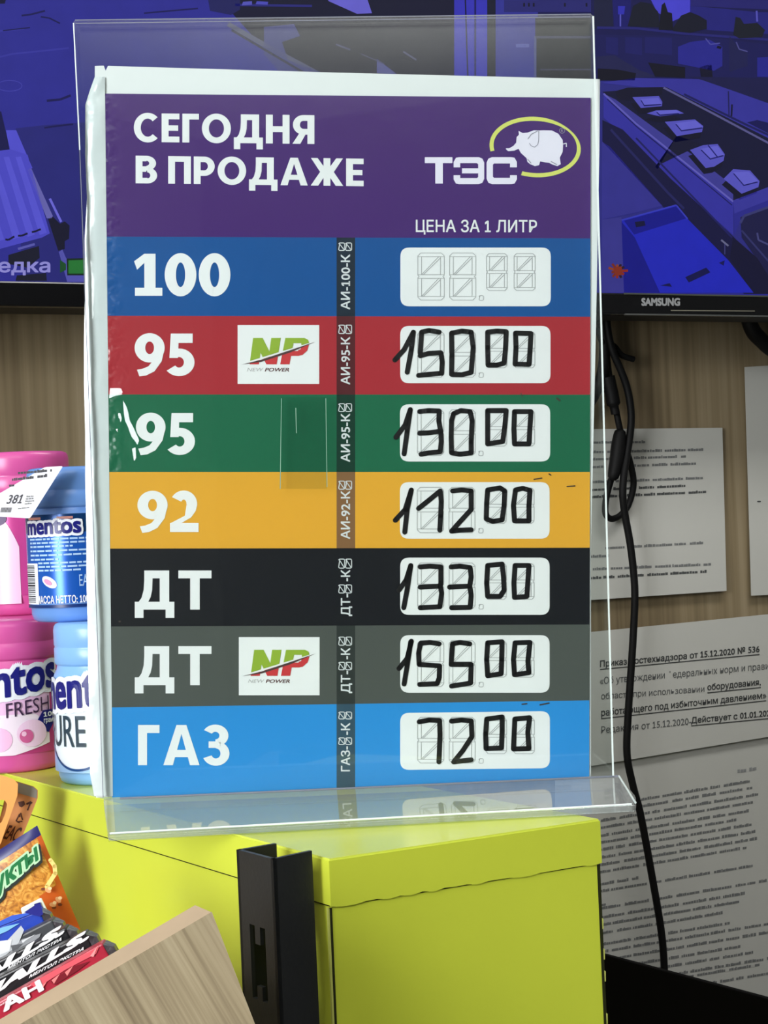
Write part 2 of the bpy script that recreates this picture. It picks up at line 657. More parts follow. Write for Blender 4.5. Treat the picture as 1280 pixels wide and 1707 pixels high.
# ragged lower trim of the film on the right-hand face
random.seed(3)
jag = []
nj = 26
for i in range(nj):
    t = i / (nj - 1)
    jag.append((cA + (cB - cA) * t, ZT - HB - random.choice([0.0002, 0.0004, 0.0003, 0.0005, 0.0012])))
for i in range(nj - 1):
    p, z1 = jag[i]
    q, z2 = jag[i + 1]
    f = [V((p.x, p.y, z1)), V((q.x, q.y, z2)), V((q.x, q.y, ZT - HB)), V((p.x, p.y, ZT - HB))]
    lid.hexa([a - outF * 0.0008 for a in f] + [a for a in f], lime)
lid.build('lid', unit)
sm = MB()
p = cA - outF * 0.0012
for k, (dx, wdt, ma) in enumerate(((0.0009, 0.0013, seam), (0.0, 0.0009, scuff))):
    a = cA + dirR * (dx - e)
    b = a + dirR * wdt
    lo, hi = 0.3, ZT - HB - 0.0012
    f = [V((a.x, a.y, lo)), V((b.x, b.y, lo)), V((b.x, b.y, hi)), V((a.x, a.y, hi))]
    sm.hexa([q - outF * (e + 0.001) for q in f] + [q - outF * (e - 0.0003) for q in f], ma)
sm.build('corner_seam', unit, 'dark joint line down the near corner')
sm = MB()
a = cB - dirR * (e + 0.0012)
b = cB - dirR * (e - 0.0006)
f = [V((a.x, a.y, 0.3)), V((b.x, b.y, 0.3)), V((b.x, b.y, ZT - HB - 0.0012)), V((a.x, a.y, ZT - HB - 0.0012))]
sm.hexa([q - outF * (e + 0.002) for q in f] + [q - outF * (e - 0.0004) for q in f], seam)
for i in range(7):
    z = ZT - 0.05 - i * 0.016 - random.random() * 0.008
    q = cB - dirR * 0.0009 - outF * 0.0008
    sm.hexa([V((q.x - .0006, q.y, z)), V((q.x + .0007, q.y, z)), V((q.x + .0007, q.y + .001, z)), V((q.x - .0006, q.y + .001, z)),
             V((q.x - .0003, q.y, z + .006)), V((q.x + .0009, q.y, z + .005)), V((q.x + .0009, q.y + .001, z + .005)), V((q.x - .0003, q.y + .001, z + .006))], scuff)
sm.build('edge_strip', unit, 'dark worn right edge')

# ================================================================== BLACK SLOTTED UPRIGHT
blk = mat('black_powder_coat', (30, 32, 34), 0.42, 0.5, var=0.08, bump=0.05, bscale=400)
dark = mat('unlit_metal_inside', (12, 12, 13), 0.7, 0.2)
up = thing('shelving_upright', 'black slotted steel upright against the corner of the lime unit', 'shelving upright', (0.3287, 0.7745, 0))
ZP = 1.2940
pf, pc, pb, pe = [on_z(x, y, 1.2935) for x, y in ((520, 1420), (455, 1434), (394, 1418), (457, 1407))]
T = 0.0022


def plate(mb, a, b, inn, z0, z1, ma=None):
    q = [V((a.x, a.y, z0)), V((b.x, b.y, z0)), V((b.x, b.y, z1)), V((a.x, a.y, z1))]
    mb.hexa(q + [p + inn for p in q], ma or blk)


dw = (pb - pc)
dw.z = 0
dw.normalize()                                     # along the web, away from the camera
df = (pf - pc)
df.z = 0
df.normalize()
webL = (pb - pc).length
web = MB()
s0, s1 = 0.30, 0.72                                # slot columns as a share of the web's width
zs = []
z = ZP - 0.0335
while z > 0.06:
    zs.append((z - 0.0345, z))
    z -= 0.050
prev = ZP
pA, pB_ = pc + dw * webL * s0, pc + dw * webL * s1
plate(web, pc, pA, df * T, 0, ZP)
plate(web, pB_, pb, df * T, 0, ZP)
for lo, hi in zs:
    plate(web, pA, pB_, df * T, hi, prev)
    mid1, mid2 = pc + dw * webL * (s0 + 0.14), pc + dw * webL * (s1 - 0.14)
    plate(web, mid1, mid2, df * T, hi - 0.0085, hi)     # tongue of the slot at its top
    plate(web, mid1, mid2, df * T, lo, lo + 0.0065)
    prev = lo
plate(web, pA, pB_, df * T, 0, prev)
web.build('slotted_web', up)
fl = MB()
plate(fl, pc, pf, dw * T, 0, ZP)
fl.build('flange', up)
fl = MB()
plate(fl, pb, pe, -dw * T, 0, ZP)
fl.build('flange', up)

# ================================================================== SIGN HOLDER (clear acrylic)
D = 1.0235
acr = acrylic('clear_acrylic')
acr_foot = acrylic('milky_acrylic', milky=0.13)
edge = mat('acrylic_edge_glint', (225, 238, 235), 0.15, 0.8, var=0.02)  # edge highlight put into a pale opaque colour
edge_dim = mat('acrylic_edge_dim_glint', (120, 125, 140), 0.2, 0.7, var=0.02)  # duller copy of the edge highlight, also painted
holder = thing('sign_holder', 'clear acrylic sign holder with a flat foot standing on the lime unit', 'sign holder', tuple(on_z(600, 1320, ZT)))
panel_px = [(122, 34), (989, 24), (1023, 1294), (172, 1330)]
for (d0, d1), nm in (((-0.0050, -0.0028), 'front_sheet'), ((0.0022, 0.0044), 'back_sheet')):
    px = poly_round(panel_px, 5)
    MB().prism([at(x, y, D + d0) for x, y in px], [at(x, y, D + d1) for x, y in px], acr).build(nm, holder)
eg = MB()


def strip(x0, y0, x1, y1, wd, ma, dd=-0.0053, th=0.0099):
    d = V((x1 - x0, y1 - y0)).normalized()
    nn = V((-d.y, d.x)) * wd / 2
    q = [(x0 + nn.x, y0 + nn.y), (x1 + nn.x, y1 + nn.y), (x1 - nn.x, y1 - nn.y), (x0 - nn.x, y0 - nn.y)]
    eg.prism([at(x, y, D + dd) for x, y in q], [at(x, y, D + dd + th) for x, y in q], ma)


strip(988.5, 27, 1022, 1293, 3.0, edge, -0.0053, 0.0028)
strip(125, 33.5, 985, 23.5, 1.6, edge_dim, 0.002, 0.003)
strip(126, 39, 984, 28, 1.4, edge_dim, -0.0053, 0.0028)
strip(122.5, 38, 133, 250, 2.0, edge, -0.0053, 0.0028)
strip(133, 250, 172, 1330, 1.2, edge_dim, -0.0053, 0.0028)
eg.build('edge_glint', holder, 'painted highlight along the polished rim of the acrylic')
zf = ZT + 0.0045
# a strip of clear tape stuck on the front, and glinting crease facets behind it
tpm = MB()
TS = lambda x, y, off=0: at(x, y, D - 0.0052 - off)
tpx_ = [(469, 662), (543, 662), (545, 815), (468, 815)]
tpm.prism([TS(x, y, 0.0002) for x, y in tpx_], [TS(x, y, 0.00005) for x, y in tpx_], acr)
hz = mat('tape_edge', (120, 160, 140), 0.3, 0.5)
tpm.line(TS, [(469, 664), (467, 815)], 1.2, hz, 0.0003, cap=False)
tpm.line(TS, [(543, 664), (545, 812)], 1.2, hz, 0.0003, cap=False)
tpm.line(TS, [(493, 680), (494, 722)], 1.4, hz, 0.0003, cap=False)
tpm.build('clear_tape', holder, 'short strip of clear tape', fix=False)
ft_px = [(180, 1389), (1057, 1340), (1061, 1330), (1031, 1293), (172, 1331)]
ft = poly_round(ft_px, 6)
MB().prism([on_z(x, y, zf) for x, y in ft], [V((q.x, q.y, ZT + 0.0006)) for q in [on_z(x, y, zf) for x, y in ft]], acr_foot).build('foot', holder)
lip = MB()
la, lb = on_z(181, 1389, zf), on_z(1057, 1340, zf)
lip.tube([la + (lb - la) * t - UP * 0.0022 for t in (0, .33, .66, 1)], 0.0021, acr, 12)
lip.build('foot_lip', holder, 'rounded front lip of the foot')
lip = MB()
lip.tube([la + (lb - la) * t - UP * 0.0002 for t in (0.002, .33, .66, .995)], 0.0006, edge, 8)  # highlights of the foot laid on as thin pale tubes
la2, lb2 = on_z(1059, 1338, zf), on_z(1032, 1294, zf)
lip.tube([la2 + (lb2 - la2) * t for t in (0, .33, .66, 1)], 0.0006, edge, 8)
ra, rb = on_z(200, 1331, zf), on_z(1030, 1294, zf)
lip.tube([ra + (rb - ra) * t for t in (0, .33, .66, 1)], 0.0006, edge_dim, 8)
lip.build('foot_rim_glint', holder, 'painted highlight line on the rim of the foot')

# ================================================================== PRICE SHEET inside the holder
S = facing(D)
white = mat('sheet_white', (226, 232, 231), 0.5, 0.4, var=0.02)
film = mat('crumpled_film_white', (212, 222, 222), 0.16, 0.6, var=0.05, bump=0.5, bscale=45)
wt = ink((232, 236, 236), 0.4)
sheet = thing('price_list', 'printed fuel price sheet with coloured rows and handwritten prices in the clear stand', 'price list', tuple(at(585, 1330, D + 0.0008)))
bp_px = [(158, 110), (173, 109.5), (176, 118), (180, 109.8), (560, 121), (1000, 132), (999, 250), (993, 560), (985, 905), (985, 1295), (160, 1329.5)]
MB().prism([at(x, y, D + 0.0010) for x, y in bp_px], [at(x, y, D + 0.0014) for x, y in bp_px], white).build('backing_paper', sheet)
# crumpled film edge down the left: a strip with its own creases
lf = []
edge_x = [(158, 128), (150, 150), (142, 175), (142, 260), (145, 330), (141, 400), (142, 480), (140, 560), (140, 640), (142, 720), (142, 800),
          (144, 880), (144, 960), (146, 1040), (147, 1120), (149, 1200), (150, 1290), (157, 1327)]
fm = MB()
rows, ncol = [], 7
random.seed(11)
for i in range(len(edge_x) - 1):
    for j in range(3):
        t = j / 3
        rows.append((edge_x[i][0] * (1 - t) + edge_x[i + 1][0] * t, edge_x[i][1] * (1 - t) + edge_x[i + 1][1] * t))
rows.append(edge_x[-1])
vs, fs = [], []
for i, (x, y) in enumerate(rows):
    xr = 174 + (y - 157) / 1168 * 13 + 1
    for k in range(ncol):
        t = k / (ncol - 1)
        bulge = 0.0018 * math.sin(math.pi * t) * (0.35 + 0.65 * math.sin(i * 0.55 + 1.3 * t) ** 2) + (random.random() - 0.5) * 0.0006 * (t < 1)
        vs.append(S(x + (xr - x) * t, y, 0.0002 - (1 - t) * 0.0006 + bulge * 0.6))
for i in range(len(rows) - 1):
    for k in range(ncol - 1):
        fs.append((i * ncol + k, i * ncol + k + 1, (i + 1) * ncol + k + 1, (i + 1) * ncol + k))
fm.add(vs, fs, film, True)
fm.build('film_margin', sheet, 'crumpled glossy film edge along the left', fix=True)


creased = acrylic('creased_film', rough=0.12)  # film creases shaped as tilted facets that mirror window glare
for pts in ([(183, 647), (201, 647), (204, 652), (203, 658), (192, 660), (182, 664)], [(205, 668), (210, 676), (214, 688), (216, 700), (209, 704), (206, 684)], [(210, 703), (216, 700), (224, 716), (232, 734), (229, 741), (219, 728)],
            [(196, 690), (200, 688), (203, 697), (201, 704)], [(193, 716), (196, 714), (196, 720)], [(220, 748), (226, 746), (227, 764), (223, 768)]):
    x_0 = min(p[0] for p in pts)
    fq = [at(x, y, D - 0.0003 - (x - x_0) * 0.0001) for x, y in pts]
    bq_ = [p + FWD * 0.0001 for p in fq]
    MB().prism(fq, bq_, creased).build('crease_glint_facet', sheet)


def lam(key, rgb):                                  # laminated print, creased near the left edge
    if key in MATS:
        return MATS[key]
    ma = mat(key, rgb, 0.22, 0.45, var=0.03, bscale=14)
    nt = ma.node_tree
    N, L = nt.nodes, nt.links
    b = N['Principled BSDF']
    ge = N.new('ShaderNodeNewGeometry')
    dp = N.new('ShaderNodeVectorMath')
    dp.operation = 'DOT_PRODUCT'
    L.new(ge.outputs['Position'], dp.inputs[0])
    dp.inputs[1].default_value = tuple(RGT)
    mr = N.new('ShaderNodeMapRange')
    e0 = at(188, 800, D).dot(RGT)
    e1 = at(228, 800, D).dot(RGT)
    mr.inputs[1].default_value = e0
    mr.inputs[2].default_value = e1
    mr.inputs[3].default_value = 0.06 if rgb in ((226, 168, 56), (30, 32, 36), (80, 86, 82), (48, 142, 214)) else 0.7
    mr.inputs[4].default_value = 0.035
    L.new(dp.outputs['Value'], mr.inputs[0])
    no = N.new('ShaderNodeTexNoise')
    no.inputs['Scale'].default_value = 110
    no.inputs['Detail'].default_value = 2
    L.new(ge.outputs['Position'], no.inputs['Vector'])
    bp = N.new('ShaderNodeBump')
    bp.inputs['Distance'].default_value = 0.003
    L.new(mr.outputs[0], bp.inputs['Strength'])
    L.new(no.outputs['Fac'], bp.inputs['Height'])
    L.new(bp.outputs['Normal'], b.inputs['Normal'])
    return ma


YL = [156, 394.5, 526.5, 657.5, 787, 914.5, 1044.5, 1179.5, 1330]
YR = [163, 397.5, 528, 658, 787, 913, 1041, 1167.5, 1295]


def xl(y):
    return 174 + (y - 157) / 1168 * 13


def xr(y):
    return 984.5 - (y - 163) / 1168 * 2.5


def ymix(i, x):
    t = (x - 180) / 803
    return YL[i] * (1 - t) + YR[i] * t


def band_poly(mb, i, x0, x1, ma, off):
    mb.poly(S, [(x0, ymix(i, x0)), (x1, ymix(i, x1)), (x1, ymix(i + 1, x1)), (x0, ymix(i + 1, x0))], ma, off)


O = 0.00016
hd = MB()
hd.poly(S, [(xl(YL[0]), YL[0]), (xr(YR[0]), YR[0]), (xr(YR[1]), YR[1]), (xl(YL[1]), YL[1])], lam('print_purple', (72, 42, 112)), 0)
header = hd.build('header_panel', sheet, 'purple heading with white lettering and an emblem')
tx = MB()
tx.heavy(S, 'СЕГОДНЯ', 223, 188.5, 524, 236.5, wt, O, 3.5)
tx.build('heading_lettering', header)
tx = MB()
tx.heavy(S, 'В ПРОДАЖЕ', 226, 259.5, 606, 305.5, wt, O, 5)
tx.build('heading_lettering', header)
tx = MB()
tx.tbox(S, 'ЦЕНА ЗА 1 ЛИТР', 693, 366, 895, 391, wt, 0.012, O, 0.5)
tx.build('price_caption', header)
lg = MB()
wl = ink((232, 230, 244), 0.4)
# wide letters of the chain's name
lg.rect(S, 708, 262, 754, 272, wl, O, 1).rect(S, 725.5, 272, 738, 306, wl, O)


def cee(x0, x1, y0, y1, th, flip, mid):
    def X(x):
        return x0 + x1 - x if flip else x
    pts = [(X(x1), y0 + 17), (X(x1), y0 + 8), (X(x1 - 4), y0 + 1), (X(x1 - 9), y0), (X(x0 + 9), y0), (X(x0 + 3), y0 + 2.5), (X(x0), y0 + 9), (X(x0), y1 - 9), (X(x0 + 3), y1 - 2.5), (X(x0 + 9), y1),
           (X(x1 - 9), y1), (X(x1 - 4), y1 - 1), (X(x1), y1 - 8), (X(x1), y1 - 15)]
    inn = [(X(x1 - th - 1), y1 - 15), (X(x1 - th - 1), y1 - th), (X(x0 + th + 2), y1 - th), (X(x0 + th), y1 - th - 2), (X(x0 + th), y0 + th + 2), (X(x0 + th + 2), y0 + th), (X(x1 - th - 1), y0 + th), (X(x1 - th - 1), y0 + 17)]
    lg.poly(S, pts + inn, wl, O)
    if mid:
        lg.rect(S, min(X(x0 + 4), X(x1 - 14)), (y0 + y1) / 2 - 4, max(X(x0 + 4), X(x1 - 14)), (y0 + y1) / 2 + 4.5, wl, O * 1.2)


cee(756, 807, 262, 307, 10, True, True)
cee(811, 861.5, 262, 307, 10.5, False, False)
ry = ink((214, 222, 110), 0.4)
pts_o, pts_i = [], []
for k in range(61):
    th = math.radians(108 - 300 * k / 60)
    wdt = 6.8 - 3.0 * math.exp(-((math.degrees(th) + 38) / 28) ** 2)
    for lst, s in ((pts_o, wdt / 2), (pts_i, -wdt / 2)):
        lst.append((892 + (72.8 + s) * math.cos(th) + 2 * math.sin(th) * 0, 245 + (47 + s) * math.sin(th) + 3.2 * math.cos(th)))
for k in range(60):
    lg.poly(S, [pts_o[k], pts_o[k + 1], pts_i[k + 1], pts_i[k]], ry, O)
ele = [(340, 430), (375, 430), (420, 405), (450, 370), (455, 310), (480, 285), (475, 245), (520, 268), (575, 262), (640, 238), (690, 240), (740, 238), (830, 240), (900, 275),
       (945, 340), (950, 400), (945, 470), (915, 530), (925, 600), (890, 620), (840, 605), (800, 585), (760, 580), (705, 570), (695, 610), (650, 620), (600, 600), (570, 575), (560, 535),
       (500, 480), (475, 435), (430, 455), (365, 460), (345, 445)]


def EP(p):
    return (790 + p[0] / 6.4, 180 + p[1] / 6.4)


lg.poly(S, [EP(p) for p in ele], wl, O)
gy = ink((150, 150, 165), 0.4)
lg.line(S, [EP(p) for p in ((690, 245), (690, 340), (680, 390), (645, 418), (610, 405), (590, 375))], 1.1, gy, O * 2)
lg.line(S, [EP(p) for p in ((575, 330), (610, 280), (680, 245))], 1.3, gy, O * 2)
lg.line(S, [EP(p) for p in ((950, 385), (985, 375), (985, 415))], 1.5, wl, O * 2)
lg.line(S, [EP(p) for p in ((570, 545), (610, 590))], 1.5, gy, O * 2)
lg.line(S, [EP(p) for p in ((820, 570), (885, 605))], 1.5, gy, O * 2)
for k in range(12):
    a, b = k * math.pi / 6, (k + 1) * math.pi / 6
    lg.line(S, [EP((940 + 28 * math.cos(a), 242 + 28 * math.sin(a))), EP((940 + 28 * math.cos(b), 242 + 28 * math.sin(b)))], 0.8, gy, O * 2)
lg.tbox(S, 'R', 935.3, 215.8, 938.6, 220, gy, 0, O * 2)
lg.build('emblem', header, 'white chain name and elephant emblem in a yellow ring')

ROWS = [
    ('100', (26, 84, 150), (36, 48, 60), (223.5, 423, 384, 493), 'blue row', '100'),
    ('95', (168, 50, 58), (86, 40, 44), (224.3, 556, 324.3, 626), 'red row', '95'),
    ('95', (34, 104, 74), (27, 60, 48), (226.5, 688.5, 325, 757.5), 'green row', '95'),
    ('92', (226, 168, 56), (132, 98, 66), (229, 818.7, 331, 887), 'yellow row', '92'),
    ('ДТ', (30, 32, 36), (30, 32, 36), (224.6, 951, 352.5, 1030), 'black row', None),
    ('ДТ', (80, 86, 82), (52, 58, 56), (224.6, 1077, 352.5, 1156), 'grey row', None),
    ('ГАЗ', (48, 142, 214), (56, 82, 98), (230, 1208.5, 382.5, 1275.5), 'light blue row', None)]
FIELD = [(667.3, 412.7, 918, 510.6), (667, 543.3, 917.5, 638.8), (666.6, 674, 917, 769.3), (666.5, 803.7, 916, 898), (667, 929.6, 916, 1025), (667, 1058.8, 916, 1154.8), (667, 1187, 916.5, 1282)]
CODES = [[('АИ-100-К', 424, 516), (405, 417.5)], [('АИ-95-К', 561.5, 641), (542, 556)], [('АИ-95-К', 689.5, 770), (673, 686)], [('АИ-92-К', 818.4, 898.5), (802, 815.5)],
         [('ДТ-', 990, 1027), (975, 988.5), ('-К', 950, 969), (932, 947)], [('ДТ-', 1118, 1155.5), (1104, 1116.5), ('-К', 1080, 1099), (1062, 1075.5)],
         [('ГАЗ-', 1244, 1286), (1230, 1241), ('-К', 1205, 1225), (1187, 1198.5)]]


def cv(lst, ox, oy, k):
    return [[(ox + x / k, oy + y / k) for x, y in s] for s in lst]


K1 = 2.909
HAND = [None,
    cv([[(285, 640), (330, 590), (375, 505)], [(375, 505), (365, 590), (345, 700)], [(500, 505), (450, 497), (415, 505), (408, 610)], [(408, 620), (450, 608), (508, 605), (515, 650), (512, 705)], [(400, 715), (450, 710), (505, 705)],
        [(560, 510), (610, 500), (655, 505), (665, 580), (655, 700), (610, 712), (560, 710), (562, 620), (560, 510)], [(735, 505), (780, 500), (825, 503), (822, 580), (815, 655), (780, 665), (737, 665), (735, 580), (735, 505)],
        [(870, 510), (945, 512), (940, 600), (935, 662), (868, 660), (872, 580), (870, 510)]], 560, 380, K1),
    cv([[(290, 230), (335, 170), (360, 95)], [(360, 95), (345, 200), (330, 310)], [(405, 105), (450, 100), (500, 102), (498, 150), (508, 205)], [(405, 210), (450, 208), (505, 200)], [(508, 205), (510, 250), (505, 300), (450, 305), (412, 312)],
        [(570, 115), (605, 100), (650, 105), (660, 150), (655, 250), (655, 305), (600, 312), (560, 305), (558, 230), (560, 150), (570, 115)], [(735, 100), (825, 100), (818, 180), (808, 250), (735, 262), (735, 190), (735, 100)],
        [(865, 105), (945, 105), (940, 180), (935, 262), (865, 262), (862, 190), (865, 105)]], 560, 650, K1),
    cv([[(287, 632), (335, 580), (365, 485)], [(365, 485), (345, 580), (333, 690)], [(400, 575), (450, 535), (505, 490), (510, 540), (507, 610), (503, 680)], [(565, 490), (610, 485), (655, 490), (655, 580), (600, 640), (560, 685), (600, 680), (655, 678)],
        [(735, 485), (795, 475), (818, 490), (815, 560), (805, 630), (760, 638), (728, 625), (730, 550), (735, 485)], [(870, 485), (905, 477), (940, 487), (935, 560), (935, 635), (865, 635), (860, 560), (870, 485)]], 560, 650, K1),
    cv([[(305, 215), (340, 165), (362, 95)], [(362, 95), (345, 210), (328, 300)], [(408, 102), (455, 98), (508, 102), (508, 180), (505, 195), (408, 200)], [(505, 195), (512, 230), (503, 295), (408, 300)],
        [(558, 102), (600, 98), (650, 105), (655, 150), (648, 195), (550, 200)], [(648, 195), (655, 240), (650, 298), (560, 300)], [(735, 95), (805, 88), (812, 150), (815, 215), (795, 245), (735, 245), (730, 180), (735, 95)],
        [(868, 95), (935, 95), (930, 170), (925, 245), (865, 250), (862, 180), (868, 95)]], 560, 910, K1),
    cv([[(305, 595), (345, 545), (365, 462)], [(362, 465), (345, 580), (330, 670)], [(500, 475), (455, 468), (410, 472), (400, 520), (403, 575)], [(403, 575), (450, 578), (502, 582), (500, 640), (490, 668), (405, 672)],
        [(648, 475), (600, 468), (565, 475), (558, 575)], [(558, 575), (610, 575), (655, 575), (652, 665), (560, 680)], [(735, 470), (805, 465), (803, 550), (800, 620), (735, 630), (730, 550), (735, 470)],
        [(868, 470), (940, 468), (930, 560), (935, 615), (865, 625), (860, 550), (868, 470)]], 560, 910, K1),
    cv([[(250, 185), (320, 172), (395, 175), (398, 280), (390, 470)], [(480, 180), (550, 172), (620, 178), (625, 290), (560, 390), (495, 470), (560, 462), (620, 455)],
        [(730, 165), (840, 150), (840, 250), (835, 370), (725, 375), (722, 270), (730, 165)], [(930, 165), (1035, 155), (1022, 260), (1030, 375), (920, 378), (925, 270), (930, 165)]], 640, 1160, 4.267)]
seg_ink = ink((168, 172, 172), 0.5)
marker = mat('black_marker_ink', (20, 20, 22), 0.35, 0.4, var=0.15, bscale=300)
codew = ink((214, 220, 222), 0.4)


def clip(pts, a, b, c):                             # keep a*x + b*y + c >= 0
    out = []
    for i in range(len(pts)):
        p, q = pts[i], pts[(i + 1) % len(pts)]
        dp, dq = a * p[0] + b * p[1] + c, a * q[0] + b * q[1] + c
        if dp >= 0:
            out.append(p)
        if (dp >= 0) != (dq >= 0):
            t = dp / (dp - dq)
            out.append((p[0] + (q[0] - p[0]) * t, p[1] + (q[1] - p[1]) * t))
    return out


def badge(x0, y0, x1, y1, parent):
    """white card with a two-colour slanted monogram cut by a swoosh"""
    kx, ky = (x1 - x0) / 395.0, (y1 - y0) / 285.0
    P = lambda p: (x0 + (p[0] - 687) * kx, y0 + (p[1] - 65) * ky)
    b = MB()
    b.rect(S, x0, y0, x1, y1, wt, O)
    pieces = [[(762, 127), (808, 127), (790, 255), (745, 255)], [(762, 127), (808, 127), (872, 255), (826, 255)], [(850, 127), (896, 127), (876, 255), (832, 255)],
              [(918, 127), (962, 127), (938, 255), (893, 255)], [(950, 127), (1010, 127), (1005, 152), (950, 152)], [(945, 190), (1000, 190), (985, 214), (940, 214)],
              [(1010, 127), (1028, 136), (1000, 152), (985, 150)], [(1028, 136), (1034, 155), (996, 160), (994, 148)], [(1034, 155), (1024, 188), (992, 182), (996, 160)], [(1024, 188), (1000, 210), (975, 214), (980, 186), (992, 182)]]
    # swoosh from (705,255) to (1065,145)
    a_, b_ = -110.0, -360.0
    c_ = 110.0 * 705 + 360.0 * 255
    g, r = ink((140, 172, 44), 0.45), ink((196, 48, 52), 0.45)
    for kk, pc_ in enumerate(pieces):
        t = clip(pc_, a_, b_, c_ - 1400)
        if len(t) > 2:
            b.poly(S, [P(q) for q in t], g, O * 2 + kk * 0.000012)
        t = clip(pc_, -a_, -b_, -c_ - 1900)
        if len(t) > 2:
            b.poly(S, [P(q) for q in t], r, O * 2 + kk * 0.000012)
    b.poly(S, [P(q) for q in ((705, 256), (800, 233), (930, 190), (1064, 145), (940, 198), (800, 243))], ink((70, 44, 44), 0.5), O * 3)
    b.text(S, 'NEW', [P(q) for q in ((738, 272), (812, 272), (806, 289), (732, 289))], ink((176, 178, 178), 0.5), 0.0, O * 2)
    b.text(S, 'POWER', [P(q) for q in ((824, 272), (942, 272), (936, 290), (818, 290))], ink((92, 60, 60), 0.5), 0.02, O * 2)
    return b.build('brand_badge', parent, 'white card with a green and red monogram')


def seven(mb, x0, y0, x1, y1, ma, wd, off):
    t = (x1 - x0) * 0.14
    ym = (y0 + y1) / 2
    c = t * 0.8
    mb.line(S, [(x0 + c, y0), (x1 - c, y0), (x1, y0 + c), (x1, ym - c / 2), (x1 - c / 2, ym), (x1, ym + c / 2), (x1, y1 - c), (x1 - c, y1), (x0 + c, y1), (x0, y1 - c), (x0, ym + c / 2), (x0 + c / 2, ym), (x0, ym - c / 2), (x0, y0 + c), (x0 + c, y0)], wd, ma, off, cap=False)
    for a, b in ((y0 + t, ym - t / 2), (ym + t / 2, y1 - t)):
        mb.line(S, [(x0 + t, a), (x1 - t, a), (x1 - t, b), (x0 + t, b), (x0 + t, a)], wd, ma, off, cap=False)
        mb.line(S, [(x0 + t, b), (x1 - t - 3, a)], wd, ma, off, cap=False)
        mb.line(S, [(x0 + t + 3, b), (x1 - t, a + 2)], wd, ma, off, cap=False)
        for u, v in ((x0, x0 + t), (x1 - t, x1)):
            mb.line(S, [(u, a), (v, a)], wd * 0.8, ma, off, cap=False)
            mb.line(S, [(u, b), (v, b)], wd * 0.8, ma, off, cap=False)


for i, (grade, rgb, srgb, tb, rowname, _) in enumerate(ROWS):
    b = MB()
    lm = lam('print_row_%d_%d_%d' % rgb, rgb)
    ls = lam('print_strip_%d_%d_%d' % srgb, srgb)
    j = i + 1
    b.poly(S, [(xl(YL[j]), ymix(j, xl(YL[j]))), (561, ymix(j, 561)), (561, ymix(j + 1, 561)), (xl(YL[j + 1]), ymix(j + 1, xl(YL[j + 1])))], lm, 0)
    b.poly(S, [(592, ymix(j, 592)), (xr(YR[j]), ymix(j, xr(YR[j]))), (xr(YR[j + 1]), ymix(j + 1, xr(YR[j + 1]))), (592, ymix(j + 1, 592))], lm, 0)
    band_poly(b, j, 561, 592, ls, 0)
    row = b.build('fuel_row', sheet, rowname + ' of the price sheet')
    dyy = -1.0 if i in (0, 1) else 0.0
    MB().heavy(S, grade, tb[0], tb[1], tb[2], tb[3] - (13.8 if grade == 'ДТ' else 0), wt, O, 0).build('grade_lettering', row)
    c = MB()
    for it in CODES[i]:
        if len(it) == 3:
            body, yt, yb = it
            x0c, x1c = (568, 583.5)
            x1d = x1c + (3.5 if body.startswith('ДТ') else 0)
            if body == '-К':
                pass
            # read from the bottom upwards: text's left end is at yb
            if body == 'ДТ-':
                x1c = 587
            c.text(S, body, [(x0c, yb), (x0c, yt), (x1c, yt), (x1c, yb)], codew, 0.016, O)
        else:
            yt, yb = it
            for u0, u1 in ((564.5, 574.5), (576, 586)):
                c.line(S, poly_round([(u0, yt), (u1, yt), (u1, yb), (u0, yb)], 2, 2) + [(u0 + 2, yt)], 1.4, codew, O, cap=False)
                c.line(S, [(u0 + 1, yt + 1), (u1 - 1, yb - 1)], 1.3, codew, O, cap=False)
    c.build('code_lettering', row)
    x0, y0, x1, y1 = FIELD[i]
    tilt = -1.5 if i == 6 else 0
    fl = MB()
    fl.poly(S, poly_round([(x0, y0 + (-tilt)), (x1, y0 + tilt), (x1, y1 + tilt), (x0, y1 - tilt)], 15, 6), wt, O)
    sx, sy = (x1 - x0) / 250.7, (y1 - y0) / 97.9
    for a, bq, cq, dq in ((29, 9, 73, 87.5), (82, 9, 125.5, 87.5), (143.5, 10, 178, 71.5), (189.5, 10, 224.5, 71.5)):
        seven(fl, x0 + a * sx, y0 + bq * sy, x0 + cq * sx, y0 + dq * sy, seg_ink, 1.1, O * 2)
    fl.line(S, poly_round([(x0 + 131, y0 + 80 * sy), (x0 + 138.5, y0 + 80 * sy), (x0 + 138.5, y0 + 88 * sy), (x0 + 131, y0 + 88 * sy)], 2, 2) + [(x0 + 133, y0 + 80 * sy)], 1.1, seg_ink, O * 2, cap=False)
    fl.build('price_field', row, 'white rounded box printed with faint digit outlines')
    if HAND[i]:
        h = MB()
        for st in HAND[i]:
            h.line(S, st, 8.3, marker, O * 3)
        h.build('handwritten_price', row, 'price written in black marker')
    if i in (1, 5):
        badge(*((396, 542, 532, 640) if i == 1 else (398, 1062, 532.6, 1159)), row)
# small stains and pen ticks on the sheet
for pts, wd in ([(868, 655), (871, 662)], 1.5), ([(928, 664), (933, 668)], 2.5), ([(890, 799), (903, 797)], 2), ([(915, 790), (918, 792)], 2), ([(945, 811), (958, 810)], 2), ([(870, 1174), (878, 1173)], 2), ([(900, 1175), (915, 1172)], 2.2), ([(199, 1036), (200, 1036)], 3):
    MB().line(S, pts, wd, ink((60, 50, 40)), O * 2).build('pen_mark', sheet)

